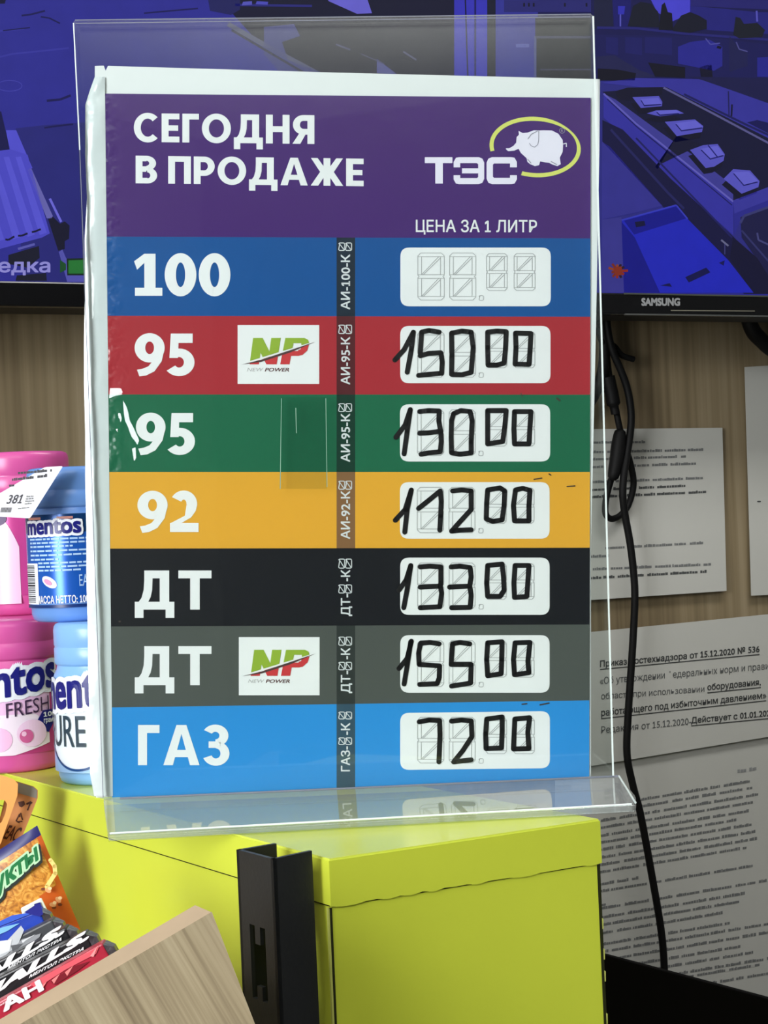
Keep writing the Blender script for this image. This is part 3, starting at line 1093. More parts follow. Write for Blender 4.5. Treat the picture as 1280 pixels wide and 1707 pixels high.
# ================================================================== TELEVISION
YT = YW - 0.11
tvb = mat('black_gloss_plastic', (9, 9, 11), 0.18, 0.5, var=0.05)
tvbk = mat('black_matt_plastic', (16, 16, 17), 0.6, 0.3)
scr_z = (on_y(0, 479, YT).z + on_y(1280, 487, YT).z) / 2
bot = on_y(1100, 526, YT).z
tx0, tx1 = 0.20, 1.66
tv = thing('television', 'large black wall television showing a blue security camera picture behind the sign', 'television', (0.93, YT, bot))
MB().box((tx0, YT + 0.004, bot), (tx1, YT + 0.05, bot + 0.86), tvbk).box((0.6, YT + 0.05, bot + 0.2), (1.25, YW - 0.0005, bot + 0.6), tvbk).build('back_case', tv)
fr = MB()
fr.box((tx0, YT - 0.006, bot), (tx1, YT + 0.004, scr_z), tvb)
fr.box((tx0, YT - 0.006, bot + 0.835), (tx1, YT + 0.004, bot + 0.86), tvb)
fr.box((tx0, YT - 0.006, scr_z), (tx0 + 0.02, YT + 0.004, bot + 0.835), tvb)
fr.box((tx1 - 0.02, YT - 0.006, scr_z), (tx1, YT + 0.004, bot + 0.835), tvb)
fr.build('bezel', tv, bevel=0.0015)
W6 = wallsurf(YT - 0.0062)
sv = ink((150, 152, 150), 0.3)
bd = MB()
bd.tbox(W6, 'SAMSUNG', 1069, 496.5, 1133.5, 510, ink((140, 142, 144), 0.35), 0.05, 0)
bd.line(W6, [(1118, 517.5), (1258, 518.5)], 1.5, ink((110, 108, 96), 0.3), 0, cap=False)
bd.build('maker_lettering', tv, 'grey lettering on the lower bezel')
silver = mat('silver_trim', (110, 112, 110), 0.25, 0.5, metal=0.6)
MB().box((1.08, YT - 0.0075, bot - 0.0008), (tx1, YT - 0.005, bot + 0.0008), silver).box((1.08, YT - 0.0068, scr_z - 0.0014), (tx1, YT - 0.0058, scr_z + 0.0002), mat('dim_trim', (70, 74, 66), 0.3, 0.5)).build('trim_line', tv, 'thin silver line along the bezel')
sc_ = MB()
W = wallsurf(YT + 0.0035)
L = 0.00006


def P(pts, rgb, k=1):
    sc_.poly(W, pts, glow(rgb), L * k)


def LN(pts, wd, rgb, k=2):
    sc_.line(W, pts, wd, glow(rgb), L * k, cap=False)


# whole panel, then the two camera pictures
sc_.add([(tx0 + .019, YT + .0036, scr_z - .001), (tx1 - .019, YT + .0036, scr_z - .001), (tx1 - .019, YT + .0036, bot + .836), (tx0 + .019, YT + .0036, bot + .836)], [(0, 1, 2, 3)], glow((44, 44, 150)))
P([(-160, -40), (757, -40), (757, 476), (-160, 474)], (46, 46, 158))
P([(26, 214), (80, 208), (140, 204), (300, 210), (300, 474), (40, 474), (26, 300)], (38, 39, 130), 2)
P([(-160, -40), (22, -40), (8, 6), (-160, 12)], (10, 10, 60), 2)
P([(395, -40), (757, -40), (757, 140), (545, 140), (430, 70), (385, 20)], (16, 18, 52), 2)
P([(340, -40), (400, -40), (400, 16), (385, 25), (350, 18)], (30, 32, 100), 3)
P([(532, -20), (606, -20), (620, 22), (595, 23), (548, 2)], (112, 106, 226), 3)
LN([(392, 8), (520, 10)], 4, (40, 40, 130), 3)
P([(428, 2), (447, 3), (446, 8), (426, 7)], (80, 80, 200), 4)
P([(405, 3), (420, 2), (420, 8), (403, 9)], (90, 90, 200), 4)
LN([(380, 40), (450, 80), (540, 128)], 8, (90, 92, 130), 3)
LN([(386, 50), (450, 88), (530, 135)], 4, (30, 30, 70), 4)
P([(440, 45), (490, 40), (500, 60), (470, 70), (480, 100), (560, 130), (470, 125), (440, 90)], (62, 64, 140), 3)
P([(628, 98), (662, 124), (628, 122)], (86, 88, 160), 3)
LN([(560, 74), (584, 83)], 3, (70, 72, 120), 3)
LN([(672, 86), (694, 100)], 3, (86, 88, 130), 3)
LN([(602, 90), (640, 106)], 2, (66, 68, 110), 3)
for a in ([(-5, 96), (20, 90), (60, 86), (115, 80)], [(-5, 52), (40, 48)]):
    LN(a, 3, (58, 58, 172))
for a, wd in (([(36, 26), (52, 24), (75, 18)], 3), ([(68, 28), (82, 30), (100, 39)], 2.5), ([(78, 168), (100, 166), (118, 159)], 4), ([(74, 213), (96, 210), (122, 207)], 3), ([(240, 22), (330, 14)], 2.5), ([(5, 51), (50, 46)], 2)):
    LN(a, wd, (18, 18, 90), 3)
for k in range(16):
    a, b = k * math.pi / 8, (k + 1) * math.pi / 8
    LN([(16 + 21 * math.cos(a), 143 + 9 * math.sin(a)), (16 + 21 * math.cos(b), 143 + 9 * math.sin(b))], 1.5, (66, 66, 180), 2)
P([(10, 217), (27, 217), (36, 238), (54, 280), (30, 290), (16, 250)], (88, 86, 226), 3)
P([(-90, 170), (2, 186), (17, 250), (-90, 262)], (14, 14, 80), 3)
P([(-90, 262), (18, 249), (46, 258), (83, 389), (70, 396), (-4, 416), (-90, 440)], (80, 78, 214), 4)
for x in (-70, -45, -18, 6, 26):
    P([(x, 262), (x + 9, 261), (x + 52, 392 - x * .16), (x + 40, 396 - x * .16)], (94, 92, 230), 5)
for a in ([(9, 399), (14, 400), (24, 394)], [(30, 393), (36, 393), (46, 389)], [(53, 387), (58, 386), (68, 382)]):
    LN(a, 3.2, (14, 14, 60), 6)
P([(46, 283), (52, 280), (88, 360), (86, 364), (78, 364)], (110, 108, 190), 4)
P([(80, 365), (88, 361), (100, 373), (108, 369), (116, 376), (115, 398), (108, 402), (108, 415), (97, 418), (88, 390)], (10, 11, 46), 4)
LN([(83, 331), (102, 370)], 4, (116, 112, 236), 5)
P([(14, 425), (65, 410), (66, 430), (45, 446), (14, 440)], (14, 17, 44), 4)
P([(28, 459), (77, 455), (78, 468), (26, 468)], (14, 17, 44), 4)
LN([(30, 415), (58, 407)], 4, (96, 96, 190), 5)
P([(98, 420), (104, 416), (110, 430), (140, 455), (140, 470), (112, 470)], (90, 90, 190), 4)
sc_.tbox(W, 'едка', -3, 436, 84, 459, glow((158, 154, 236)), 0.02, L * 7)
P([(111, 431), (147, 430), (147, 459), (112, 459)], (8, 40, 26), 6)
P([(114, 434), (150, 433), (150, 456), (114, 456)], (36, 128, 54), 7)
P([(100, 433), (110, 440), (110, 450), (100, 455)], (20, 84, 40), 6)
# right-hand camera picture
P([(757, -40), (1420, -40), (1420, 489), (757, 476)], (46, 46, 138))
P([(757, -40), (1420, -40), (1420, 136), (757, 134)], (20, 21, 84), 2)
P([(757, -40), (815, -40), (815, 140), (757, 140)], (56, 54, 196), 3)
P([(815, -40), (900, -40), (890, 140), (815, 140)], (52, 54, 160), 3)
P([(812, -40), (826, -40), (826, 140), (812, 140)], (20, 24, 50), 4)
LN([(775, -20), (780, 140)], 2.5, (16, 16, 70), 4)
LN([(792, -20), (792, 140)], 3, (20, 20, 90), 4)
P([(840, 0), (985, 0), (985, 20), (840, 20)], (40, 40, 120), 4)
for x in (872, 880, 888, 940, 976):
    P([(x, 5), (x + 3, 5), (x + 3, 11), (x, 11)], (8, 8, 40), 5)
P([(892, 30), (985, 30), (985, 140), (892, 140)], (26, 30, 46), 4)
LN([(860, 76), (882, 76)], 6, (96, 100, 190), 5)
LN([(892, 60), (892, 130)], 4, (84, 88, 150), 5)
LN([(892, 62), (985, 62)], 4, (64, 68, 104), 5)
LN([(900, 116), (985, 116)], 2.5, (64, 66, 100), 5)
P([(1150, -40), (1420, -40), (1420, 22), (1150, 10)], (36, 34, 118), 3)
P([(1080, -10), (1151, -10), (1151, 22), (1120, 36), (1095, 20)], (76, 72, 222), 3)
P([(1150, 10), (1200, 14), (1260, 20), (1420, 24), (1420, 66), (1180, 50), (1150, 34)], (34, 34, 128), 3)
P([(990, -10), (1020, -10), (1022, 45), (990, 48)], (24, 28, 66), 3)
P([(1020, -10), (1052, -10), (1050, 46), (1024, 50)], (22, 22, 110), 3)
P([(1030, 10), (1042, 10), (1040, 24), (1030, 24)], (50, 50, 190), 5)
LN([(1034, 24), (1034, 44)], 2.5, (90, 90, 200), 5)
P([(1046, 44), (1055, 10), (1068, 3), (1085, 6), (1097, 20), (1100, 46)], (17, 22, 44), 4)
P([(1098, 46), (1103, 8), (1108, 4), (1113, 20), (1120, 22), (1122, 50), (1098, 50)], (9, 12, 34), 5)
P([(1122, 46), (1135, 26), (1150, 20), (1165, 26), (1178, 34), (1178, 48), (1150, 55), (1122, 52)], (15, 19, 42), 5)
P([(1222, 58), (1226, 28), (1234, 30), (1240, 40), (1262, 38), (1275, 50), (1270, 62), (1232, 64)], (20, 25, 42), 5)
LN([(1261, 18), (1262, 36)], 3, (90, 88, 200), 6)
LN([(995, 46), (1060, 47), (1140, 56), (1280, 66)], 4, (36, 36, 120), 4)
P([(990, 58), (1160, 60), (1280, 74), (1420, 80), (1420, 136), (990, 130)], (23, 24, 92), 3)
for x0, x1 in ((1010, 1030), (1042, 1070), (1075, 1120)):
    P([(x0, 62), (x1, 63), (x1, 92), (x0, 88)], (28, 29, 106), 4)
P([(1130, 78), (1150, 70), (1182, 66), (1204, 78), (1204, 110), (1190, 118), (1130, 106)], (40, 40, 150), 5)
P([(1196, 76), (1203, 78), (1201, 82), (1194, 80)], (8, 8, 40), 6)
LN([(1176, 64), (1184, 74), (1200, 72)], 2, (80, 80, 170), 6)
P([(1216, 60), (1228, 76), (1246, 88), (1246, 110), (1216, 120)], (28, 30, 84), 5)
LN([(1227, 70), (1232, 82), (1246, 86)], 2, (80, 80, 150), 6)
P([(1262, 96), (1420, 86), (1420, 130), (1262, 128)], (38, 38, 150), 5)
P([(996, 114), (1030, 116), (1060, 122), (1058, 134), (996, 134)], (8, 9, 34), 5)
P([(1080, 104), (1142, 112), (1142, 130), (1092, 128)], (9, 10, 36), 5)
P([(1166, 112), (1186, 106), (1188, 130), (1168, 128)], (8, 9, 44), 5)
P([(994, 94), (1024, 92), (1064, 116), (1096, 128), (1060, 130), (994, 112)], (32, 34, 84), 4)
P([(1002, 138), (1060, 130), (1165, 132), (1222, 148), (1280, 168), (1420, 220), (1420, 300), (1280, 232), (1110, 150)], (56, 54, 164), 5)
P([(1146, 128), (1166, 132), (1218, 150), (1280, 172), (1420, 224), (1420, 150), (1280, 130)], (24, 25, 78), 6)
P([(1245, 204), (1262, 200), (1420, 240), (1420, 290), (1280, 222)], (18, 18, 90), 7)
LN([(1140, 157), (1240, 206), (1420, 290)], 3.5, (26, 27, 96), 7)
LN([(1214, 152), (1215, 192)], 2, (26, 26, 88), 8)
LN([(1220, 174), (1219, 194)], 3, (12, 12, 60), 8)
# flat roof with rooflights
P([(1004, 153), (1110, 145), (1420, 300), (1420, 360), (1218, 336)], (15, 17, 58), 6)
P([(1025, 152), (1046, 146), (1104, 145), (1104, 158), (1050, 168), (1030, 166)], (12, 13, 46), 7)
P([(1006, 156), (1026, 166), (1100, 220), (1160, 262), (1222, 310), (1222, 336), (1212, 336)], (66, 64, 160), 7)
LN([(1106, 146), (1190, 190), (1280, 238), (1420, 312)], 3.4, (96, 94, 152), 8)
P([(1006, 156), (1060, 206), (1140, 270), (1222, 336), (1222, 392), (1116, 296), (1006, 196)], (54, 52, 170), 8)
LN([(1006, 156), (1060, 206), (1140, 270), (1222, 336)], 3, (104, 100, 200), 9)
LN([(1012, 165), (1062, 212), (1142, 277), (1220, 342)], 1.8, (22, 22, 100), 9)
P([(1222, 334), (1280, 312), (1420, 290), (1420, 330), (1280, 334), (1224, 356)], (60, 58, 168), 9)
P([(1222, 340), (1280, 318), (1420, 300), (1420, 372), (1280, 346), (1236, 362), (1224, 392)], (44, 43, 150), 8)
for q, q2 in (([(1054, 162), (1098, 160), (1104, 170), (1103, 177), (1068, 180)], [(1068, 165), (1097, 163), (1103, 173), (1074, 175)]),
              ([(1078, 189), (1094, 184), (1128, 183), (1140, 189), (1100, 194)], [(1094, 185), (1126, 183), (1134, 188), (1100, 191)]),
              ([(1108, 203), (1158, 199), (1172, 210), (1170, 220), (1128, 227)], [(1126, 205), (1160, 201), (1172, 212), (1136, 217)]),
              ([(1150, 250), (1172, 242), (1196, 240), (1208, 257), (1206, 268), (1190, 278), (1176, 280)], [(1168, 248), (1196, 243), (1207, 258), (1184, 264)]),
              ([(1206, 298), (1222, 282), (1250, 284), (1266, 302), (1264, 312), (1236, 323)], [(1222, 287), (1248, 286), (1264, 302), (1240, 308)])):
    P([(x - 3, y + 10) for x, y in q], (10, 11, 44), 9)
    P(q, (92, 90, 206), 10)
    P([(x - .5, y + 2.2) for x, y in q2], (26, 26, 110), 11)
    P(q2, (108, 106, 224), 12)
LN([(1180, 242), (1196, 262)], 2, (30, 30, 120), 13)
P([(1092, 278), (1096, 282), (1128, 226), (1170, 240), (1150, 250)], (14, 16, 52), 9)
P([(1004, 200), (1038, 216), (1120, 300), (1222, 394), (1290, 470), (1310, 490), (1240, 490), (1106, 346), (1004, 236)], (14, 14, 66), 9)
LN([(1018, 216), (1112, 320), (1140, 348)], 4, (34, 35, 98), 10)
LN([(1060, 230), (1220, 396)], 3, (28, 28, 100), 10)
P([(1003, 236), (1016, 244), (1104, 343), (1060, 354), (1003, 366)], (54, 52, 152), 9)
P([(1003, 366), (1036, 362), (1040, 488), (1003, 488)], (58, 56, 150), 9)
P([(1234, 362), (1290, 340), (1420, 330), (1420, 489), (1300, 489), (1260, 430), (1236, 396)], (24, 24, 74), 9)
LN([(1234, 372), (1240, 360), (1290, 342)], 4, (58, 60, 120), 11)
LN([(1236, 384), (1262, 414), (1290, 446)], 3, (50, 52, 110), 11)
LN([(1262, 388), (1264, 400), (1290, 412)], 3, (70, 72, 130), 11)
P([(1222, 395), (1262, 430), (1300, 490), (1256, 490), (1216, 430)], (10, 10, 52), 10)
P([(1036, 367), (1127, 342), (1146, 365), (1214, 434), (1256, 488), (1096, 488), (1040, 380)], (30, 38, 196), 11)
P([(1040, 368), (1127, 344), (1144, 364), (1057, 391)], (14, 18, 146), 12)
LN([(1036, 367), (1127, 342), (1146, 365)], 2.5, (56, 62, 200), 13)
P([(1036, 370), (1058, 396), (1100, 488), (1040, 488)], (12, 16, 140), 12)
P([(1058, 370), (1074, 368), (1076, 376), (1060, 379)], (8, 10, 60), 13)
P([(1142, 462), (1177, 446), (1184, 454), (1148, 471)], (8, 10, 80), 13)
P([(1198, 438), (1208, 434), (1206, 443)], (8, 10, 90), 13)
P([(1100, 476), (1116, 472), (1120, 478)], (8, 10, 80), 13)
LN([(1202, 400), (1214, 410)], 3, (110, 112, 150), 13)
LN([(1208, 404), (1208, 424)], 2, (60, 60, 120), 12)
for k in range(11):                               # small orange motion marker
    a = k * 2 * math.pi / 11
    r = random.uniform(10, 17)
    LN([(1030, 452), (1030 + r * math.cos(a), 451 + r * math.sin(a))], 4, random.choice([(128, 44, 26), (150, 66, 34), (40, 18, 40), (150, 40, 24)]), 14)
P([(1022, 446), (1036, 444), (1038, 458), (1026, 460)], (140, 46, 26), 15)
sc_.build('screen', tv, 'glowing screen with two blue camera views', fix=False)

# ================================================================== NOTICES ON THE WALL
paper = mat('office_paper', (190, 190, 184), 0.8, 0.2, var=0.03, bscale=10)
txt = ink((112, 114, 114), 0.7)
txd = ink((74, 76, 76), 0.7)
txf = ink((140, 142, 142), 0.7)
GP = 'notices on the wall'


def notice(name, px, label, y_off, curl=0.004, nseg=10):
    """a sheet from its four corners, held at the top and lifting a little at the bottom"""
    tl, tr, br, bl = px
    b = MB()
    Sx = {}

    def Sf(x, y, off=0):
        t = (y - min(tl[1], tr[1])) / (max(bl[1], br[1]) - min(tl[1], tr[1]))
        return on_y(x, y, YW - y_off - curl * max(0, t) ** 2 - off)
    vs, fs = [], []
    for i in range(nseg + 1):
        t = i / nseg
        l = (tl[0] + (bl[0] - tl[0]) * t, tl[1] + (bl[1] - tl[1]) * t)
        r = (tr[0] + (br[0] - tr[0]) * t, tr[1] + (br[1] - tr[1]) * t)
        for k in range(5):
            u = k / 4
            vs.append(Sf(l[0] + (r[0] - l[0]) * u, l[1] + (r[1] - l[1]) * u, 0.0))
    n = len(vs)
    vs += [v + V((0, 0.0003, 0)) for v in vs]
    for i in range(nseg):
        for k in range(4):
            q = (i * 5 + k, i * 5 + k + 1, i * 5 + k + 6, i * 5 + k + 5)
            fs.append(q)
            fs.append(tuple(a + n for a in reversed(q)))
    b.add(vs, fs, paper, False)
    fs = []
    for i in range(nseg):
        fs.append((i * 5, i * 5 + 5, i * 5 + 5 + n, i * 5 + n))
        fs.append((i * 5 + 4, i * 5 + 4 + n, i * 5 + 9 + n, i * 5 + 9))
    for k in range(4):
        fs.append((k, k + n, k + 1 + n, k + 1))
        a = nseg * 5 + k
        fs.append((a, a + 1, a + 1 + n, a + n))
    t = thing(name, label, 'notice', tuple(Sf((bl[0] + br[0]) / 2, (bl[1] + br[1]) / 2)), GP)
    b.add(vs, fs, paper, False)
    b.build('paper', t, fix=False)
    return t, Sf


def fuzz(b, Sf, x0, x1, y0, y1, wd, ma, rnd, off=0.0003):
    """one line of small print: word-length runs of fine strokes"""
    x = x0
    sl = (y1 - y0) / max(1, (x1 - x0))
    while x < x1 - 3:
        wl_ = min(rnd.uniform(14, 52), x1 - x)
        xx = x
        while xx < x + wl_ - 2:
            lw = rnd.uniform(2.0, 4.6)
            hh = wd * rnd.choice([0.7, 0.75, 0.8, 1.0, 1.2])
            ya = y0 + (xx - x0) * sl
            b.poly(Sf, [(xx, ya - hh * .6), (xx + lw, ya - hh * .6 + lw * sl), (xx + lw, ya + wd * .4 + lw * sl), (xx, ya + wd * .4)], ma, off)
            xx += lw + rnd.choice([0, 0.3, 0.6, 0.9])
        x += wl_ + rnd.uniform(3, 5)


rnd = random.Random(5)
t1, f1 = notice('wall_notice', [(935, 716), (1204, 713), (1211, 985), (930, 1004)], 'small paper notice with faint print hanging under the television beside the cables', 0.0045)
b = MB()
for x0, x1, y0, y1, dk in ((985, 1075, 738, 737, 0), (985, 1173, 754, 750, 0), (985, 1145, 766, 761, 0), (985, 1161, 779, 773, 0), (985, 1172, 804, 797, 0), (985, 1144, 817, 810, 1), (985, 1179, 829, 820, 1),
                           (1009, 1173, 914, 905, 0), (985, 1013, 928, 927, 0), (988, 1185, 949, 941, 0), (985, 1177, 964, 953, 1)):
    if y0 in (804, 914, 949):
        b.build('paragraph', t1)
        b = MB()
    fuzz(b, f1, x0, x1, y0, y1, 4.2, txd if dk else txt, rnd)
b.build('paragraph', t1)
t4, f4 = notice('wall_notice', [(1241, 612), (1420, 600), (1430, 984), (1252, 993)], 'blank looking paper at the right edge of the picture under the television', 0.003)
b = MB()
b.line(f4, [(1263, 836), (1267, 836)], 2.5, txd, 0.0003)
b.build('ink_spot', t4)
b = MB()
for k in range(5):
    fuzz(b, f4, 1285, 1400, 655 + k * 16, 650 + k * 16, 5, txd, rnd)
b.build('paragraph', t4)
t3, f3 = notice('wall_notice', [(925, 1279), (1400, 1202), (1420, 1900), (925, 1900)], 'long paper notice with close lines of print above the black panel', 0.003, 0.002)
b = MB()
C8 = lambda x, y: (960 + x / 2.415, 1000 + y / 2.415)
for xs, xe, ye in ((262, 705, 730), (262, 705, 757), (100, 735, 783), (100, 712, 815), (100, 695, 850), (96, 650, 885), (96, 705, 905), (96, 728, 932), (92, 725, 962), (92, 690, 997), (92, 250, 1120), (92, 715, 1070),
                       (92, 770, 1130), (92, 120, 1226), (92, 690, 1180), (92, 660, 1215), (96, 590, 1260), (100, 625, 1300), (100, 860, 1290), (100, 860, 1325), (140, 665, 1395), (200, 720, 1418), (300, 860, 1430), (400, 745, 1468), (400, 860, 1490)):
    sl = -0.168
    if ye in (1070, 1180, 1290, 1395):
        b.build('paragraph', t3)
        b = MB()
    p0 = C8(xs, ye - (xe - xs) * sl)
    p1 = C8(xe, ye)
    fuzz(b, f3, p0[0], p1[0], p0[1], p1[1], 4.4, txt, rnd)
b.build('paragraph', t3)
b = MB()
p0, p1 = C8(650, 692), C8(725, 680)
fuzz(b, f3, p0[0], p1[0], p0[1], p1[1], 6, txf, rnd)
b.build('date_line', t3)
t2, f2 = notice('wall_notice', [(930, 1059), (1400, 1012), (1404, 1208), (930, 1286)], 'paper notice headed with a bold underlined order number, overlapping the long notice', 0.0075, 0.001)
b = MB()


txb, txn = ink((58, 60, 60), 0.7), ink((92, 94, 94), 0.7)


def tline(body, x0, yt0, yb0, x1, yt1, yb1, ma, bold, under=False):
    b.text(f2, body, [(x0, yt0), (x1, yt1), (x1, yb1), (x0, yb0)], ma, bold, 0.0004)
    if under:
        b.line(f2, [(x0, yb0 + 1), (x1, yb1 + 1)], 1.6, ma, 0.0004, cap=False)


tline('Приказ Ростехнадзора от 15.12.2020 № 536', 1000, 1101, 1115, 1266, 1076, 1090, txb, 0.02, True)
tline('«Об утверждении федеральных норм и правил в', 1000, 1129, 1144, 1300, 1102, 1117, txn, 0.004)
tline('области при использовании', 1002, 1155, 1169, 1174, 1143, 1156, txn, 0.004)
tline('оборудования,', 1179, 1140, 1154, 1268, 1131, 1145, txb, 0.02, True)
tline('работающего под избыточным давлением»', 1002, 1182, 1197, 1277, 1153, 1167, txb, 0.016, True)
tline('Редакция от 15.12.2020-', 1002, 1211, 1225, 1152, 1196, 1210, txn, 0.004)
tline('Действует с 01.01.2021', 1152, 1195, 1209, 1290, 1182, 1196, txb, 0.02, True)
b.build('printed_lines', t2)

# ================================================================== CABLES
cab = mat('black_cable_rubber', (8, 8, 9), 0.6, 0.2)


def wp(x, y, o):
    return on_y(x, y, YW - o)


c1 = [(1010, 520, .03), (1014, 556, .03), (1022, 588, .03), (1035, 618, .03), (1046, 650, .03), (1052, 690, .03), (1050, 725, .03), (1045, 757, .03), (1040, 790, .032), (1038, 825, .032), (1042, 860, .03), (1050, 905, .03), (1056, 955, .03), (1058, 1000, .03),
      (1054, 1083, .03), (1047, 1190, .03), (1045, 1257, .03), (1055, 1310, .03), (1068, 1360, .03), (1088, 1468, .03), (1103, 1560, .03), (1108, 1640, .03), (1112, 1800, .03)]
tag(MB().tube([wp(*p) for p in c1], 0.0041, cab).build('power_cable'), 'long black cable hanging from the television down past the notices', 'cable')
c2 = thing('adapter_cable', 'black cable looped back on itself with a thick plug below the television', 'cable', tuple(wp(1020, 863, .02)))
lp = [(1006, 530, .018), (1010, 580, .018), (1016, 630, .018), (1024, 670, .018), (1032, 710, .018), (1040, 740, .014), (1050, 770, .012), (1056, 806, .012), (1048, 840, .012), (1035, 858, .014), (1020, 865, .016), (1010, 858, .018), (1009, 840, .018), (1014, 815, .018), (1020, 795, .018)]
MB().tube([wp(*p) for p in lp], 0.0036, cab).build('cord', c2)
MB().tube([wp(*p) for p in ((1034, 716, .026), (1031, 740, .026), (1028, 765, .026), (1021, 800, .026))], lambda t: 0.0036 + 0.0046 * math.sin(min(1, max(0, t)) * math.pi) ** 0.4, cab).build('plug', c2)
MB().tube([wp(*p) for p in ((1013, 628, .024), (1018, 650, .024), (1022, 670, .024), (1026, 690, .024))], lambda t: 0.0076 if t < .75 else 0.005, cab).build('connector', c2)
c3 = [(996, 545, .024), (1004, 570, .024), (1022, 576, .024), (1036, 592, .024), (1056, 599, .024)]
tag(MB().tube([wp(*p) for p in c3], 0.0034, cab).build('cable_tie'), 'short black tie end sticking out from the hanging cables', 'cable tie')
c4 = [(1000, 515, .02), (1004, 545, .022), (1008, 580, .022), (1004, 620, .022), (992, 655, .02), (970, 690, .02), (940, 720, .02)]
tag(MB().tube([wp(*p) for p in c4], 0.0062, cab).build('dark_tube'), 'black tube standing in for a dark shadow close beside the right edge of the clear stand', 'cable')  # dark shadow region beside the stand, built as a black tube
c5 = [(1240, 500, .03), (1252, 545, .03), (1268, 566, .03), (1300, 590, .03), (1380, 620, .03)]
tag(MB().tube([wp(*p) for p in c5], 0.009, cab).build('dark_tube'), 'added black tube for a dark shape under the television at the right edge', 'cable')  # tube added to fill a dark shape at the right

# ================================================================== BLACK PANEL lower right
bk = mat('black_counter_laminate', (6, 6, 7), 0.75, 0.1, var=0.15)
q0, q1 = on_z(1000, 1590, 1.0), on_z(1280, 1665, 1.0)
dd = (q1 - q0)
dd.z = 0
dd.normalize()
n0 = q0 - dd * 0.13
n1 = q0 + dd * 0.65
sd = V((-dd.y, dd.x, 0))
if sd.x < 0:
    sd = -sd
fo = [V((p.x, p.y, 0)) for p in (n0, n1, n1 + sd * 0.006, n0 + sd * 0.006)]
tag(MB().hexa(fo + [p + UP for p in fo], bk).build('counter_panel', bevel=0.001), 'tall plain black panel running out from the wall right of the lime unit', 'panel')

# ================================================================== GUM JARS
PINK = mat('pink_jar_plastic', (214, 88, 160), 0.3, 0.5, var=0.03)
BLUE = mat('blue_jar_plastic', (106, 152, 220), 0.3, 0.5, var=0.03)
LBLUE = mat('pale_blue_jar_plastic', (134, 184, 238), 0.3, 0.5, var=0.03)
navy = ink((26, 28, 120), 0.3)
wj = ink((236, 240, 248), 0.3)


class Jar:
    def __init__(self, px, py, z, R, H, body_m, label_m, label, hidden=False):
        p = on_z(px, py, z)
        self.c = V((p.x, p.y, z)) + FWD * R
        self.R, self.H, self.z = R, H, z
        self.d = (self.c - CAM).dot(FWD)
        self.k = self.d / FPX
        self.rp = R / self.k                       # radius in photo pixels
        to = (CAM - self.c)
        self.a0 = math.atan2(to.y, to.x)
        self.t = thing('gum_jar', label, 'jar', tuple(self.c), 'chewing gum jars')
        b = MB()
        h = H
        b.lathe(self.c, [(0.001, 0.0), (R * .86, 0), (R * .93, h * .015), (R * .97, h * .05), (R * .97, h * .08), (R * .99, h * .1), (R, h * .12), (R, h * .66), (R * .98, h * .68), (R * .93, h * .71), (R * .91, h * .74)], body_m)
        b.build('body', self.t)
        b = MB()
        r = R * .965
        b.lathe(self.c, [(r * .93, h * .735), (r * .97, h * .74), (r, h * .755), (r, h * .84), (r * .985, h * .848), (r * .985, h * .856), (r, h * .865), (r, h * .955), (r * .985, h * .978), (r * .95, h * .994), (r * .9, h), (0.001, h)], body_m)
        b.build('lid', self.t)
        self.lab = MB()
        self.hw = lambda s, hh, off=0: self.pt(s, hh, off)
        self.wrap(-math.pi * self.rp, math.pi * self.rp, h * .125, h * .655, label_m, 0.0002, True)

    def pt(self, s, hpx, off=0.0):                 # s pixels round from the side facing us, hpx pixels up from the base
        a = self.a0 + s / self.rp
        r = self.R + 0.0003 + off
        return V((self.c.x + r * math.cos(a), self.c.y + r * math.sin(a), self.c.z + hpx * self.k))

    def S(self, s, y, off=0.0):
        return self.pt(s, -y, off)

    def wrap(self, s0, s1, h0, h1, ma, off, metres=False):
        if metres:
            h0, h1 = h0 / self.k, h1 / self.k
        n = max(2, int(abs(s1 - s0) / 5))
        vs, fs = [], []
        for i in range(n + 1):
            s = s0 + (s1 - s0) * i / n
            vs += [self.pt(s, h0, off), self.pt(s, h1, off)]
        for i in range(n):
            fs.append((2 * i, 2 * i + 2, 2 * i + 3, 2 * i + 1))
        self.lab.add(vs, fs, ma, True)

    def strip(self, s0, s1, hb, ht, ma, off):        # hb, ht are functions of s
        n = max(2, int(abs(s1 - s0) / 4))
        vs, fs = [], []
        for i in range(n + 1):
            s = s0 + (s1 - s0) * i / n
            vs += [self.pt(s, hb(s), off), self.pt(s, ht(s), off)]
        for i in range(n):
            fs.append((2 * i, 2 * i + 2, 2 * i + 3, 2 * i + 1))
        self.lab.add(vs, fs, ma, True)

    def fill(self, pts, ma, off):                    # flat artwork laid round the jar in narrow strips
        x0, x1 = min(p[0] for p in pts), max(p[0] for p in pts)
        n = max(1, int((x1 - x0) / 5))
        for i in range(n):
            a, b = x0 + (x1 - x0) * i / n, x0 + (x1 - x0) * (i + 1) / n
            q = clip(clip(pts, 1, 0, -a), -1, 0, b)
            if len(q) > 2:
                self.lab.add([self.S(p[0], p[1], off) for p in q], [tuple(range(len(q)))], ma)

    def oval(self, x, y, rx, ry, ma, off, rot=0.0):
        c, s_ = math.cos(rot), math.sin(rot)
        self.fill([(x + rx * math.cos(k * math.pi / 14) * c - ry * math.sin(k * math.pi / 14) * s_, y + rx * math.cos(k * math.pi / 14) * s_ + ry * math.sin(k * math.pi / 14) * c) for k in range(28)], ma, off)

    def word(self, body, s0, s1, h0, h1, rise, ma, bold, off, fit=None):
        self.lab.text(self.S, body, [(s0, -h1), (s1, -h1 - rise), (s1, -h0 - rise), (s0, -h0)], ma, bold, off, fit)

    def done(self, name='label'):
        return self.lab.build(name, self.t, fix=False)


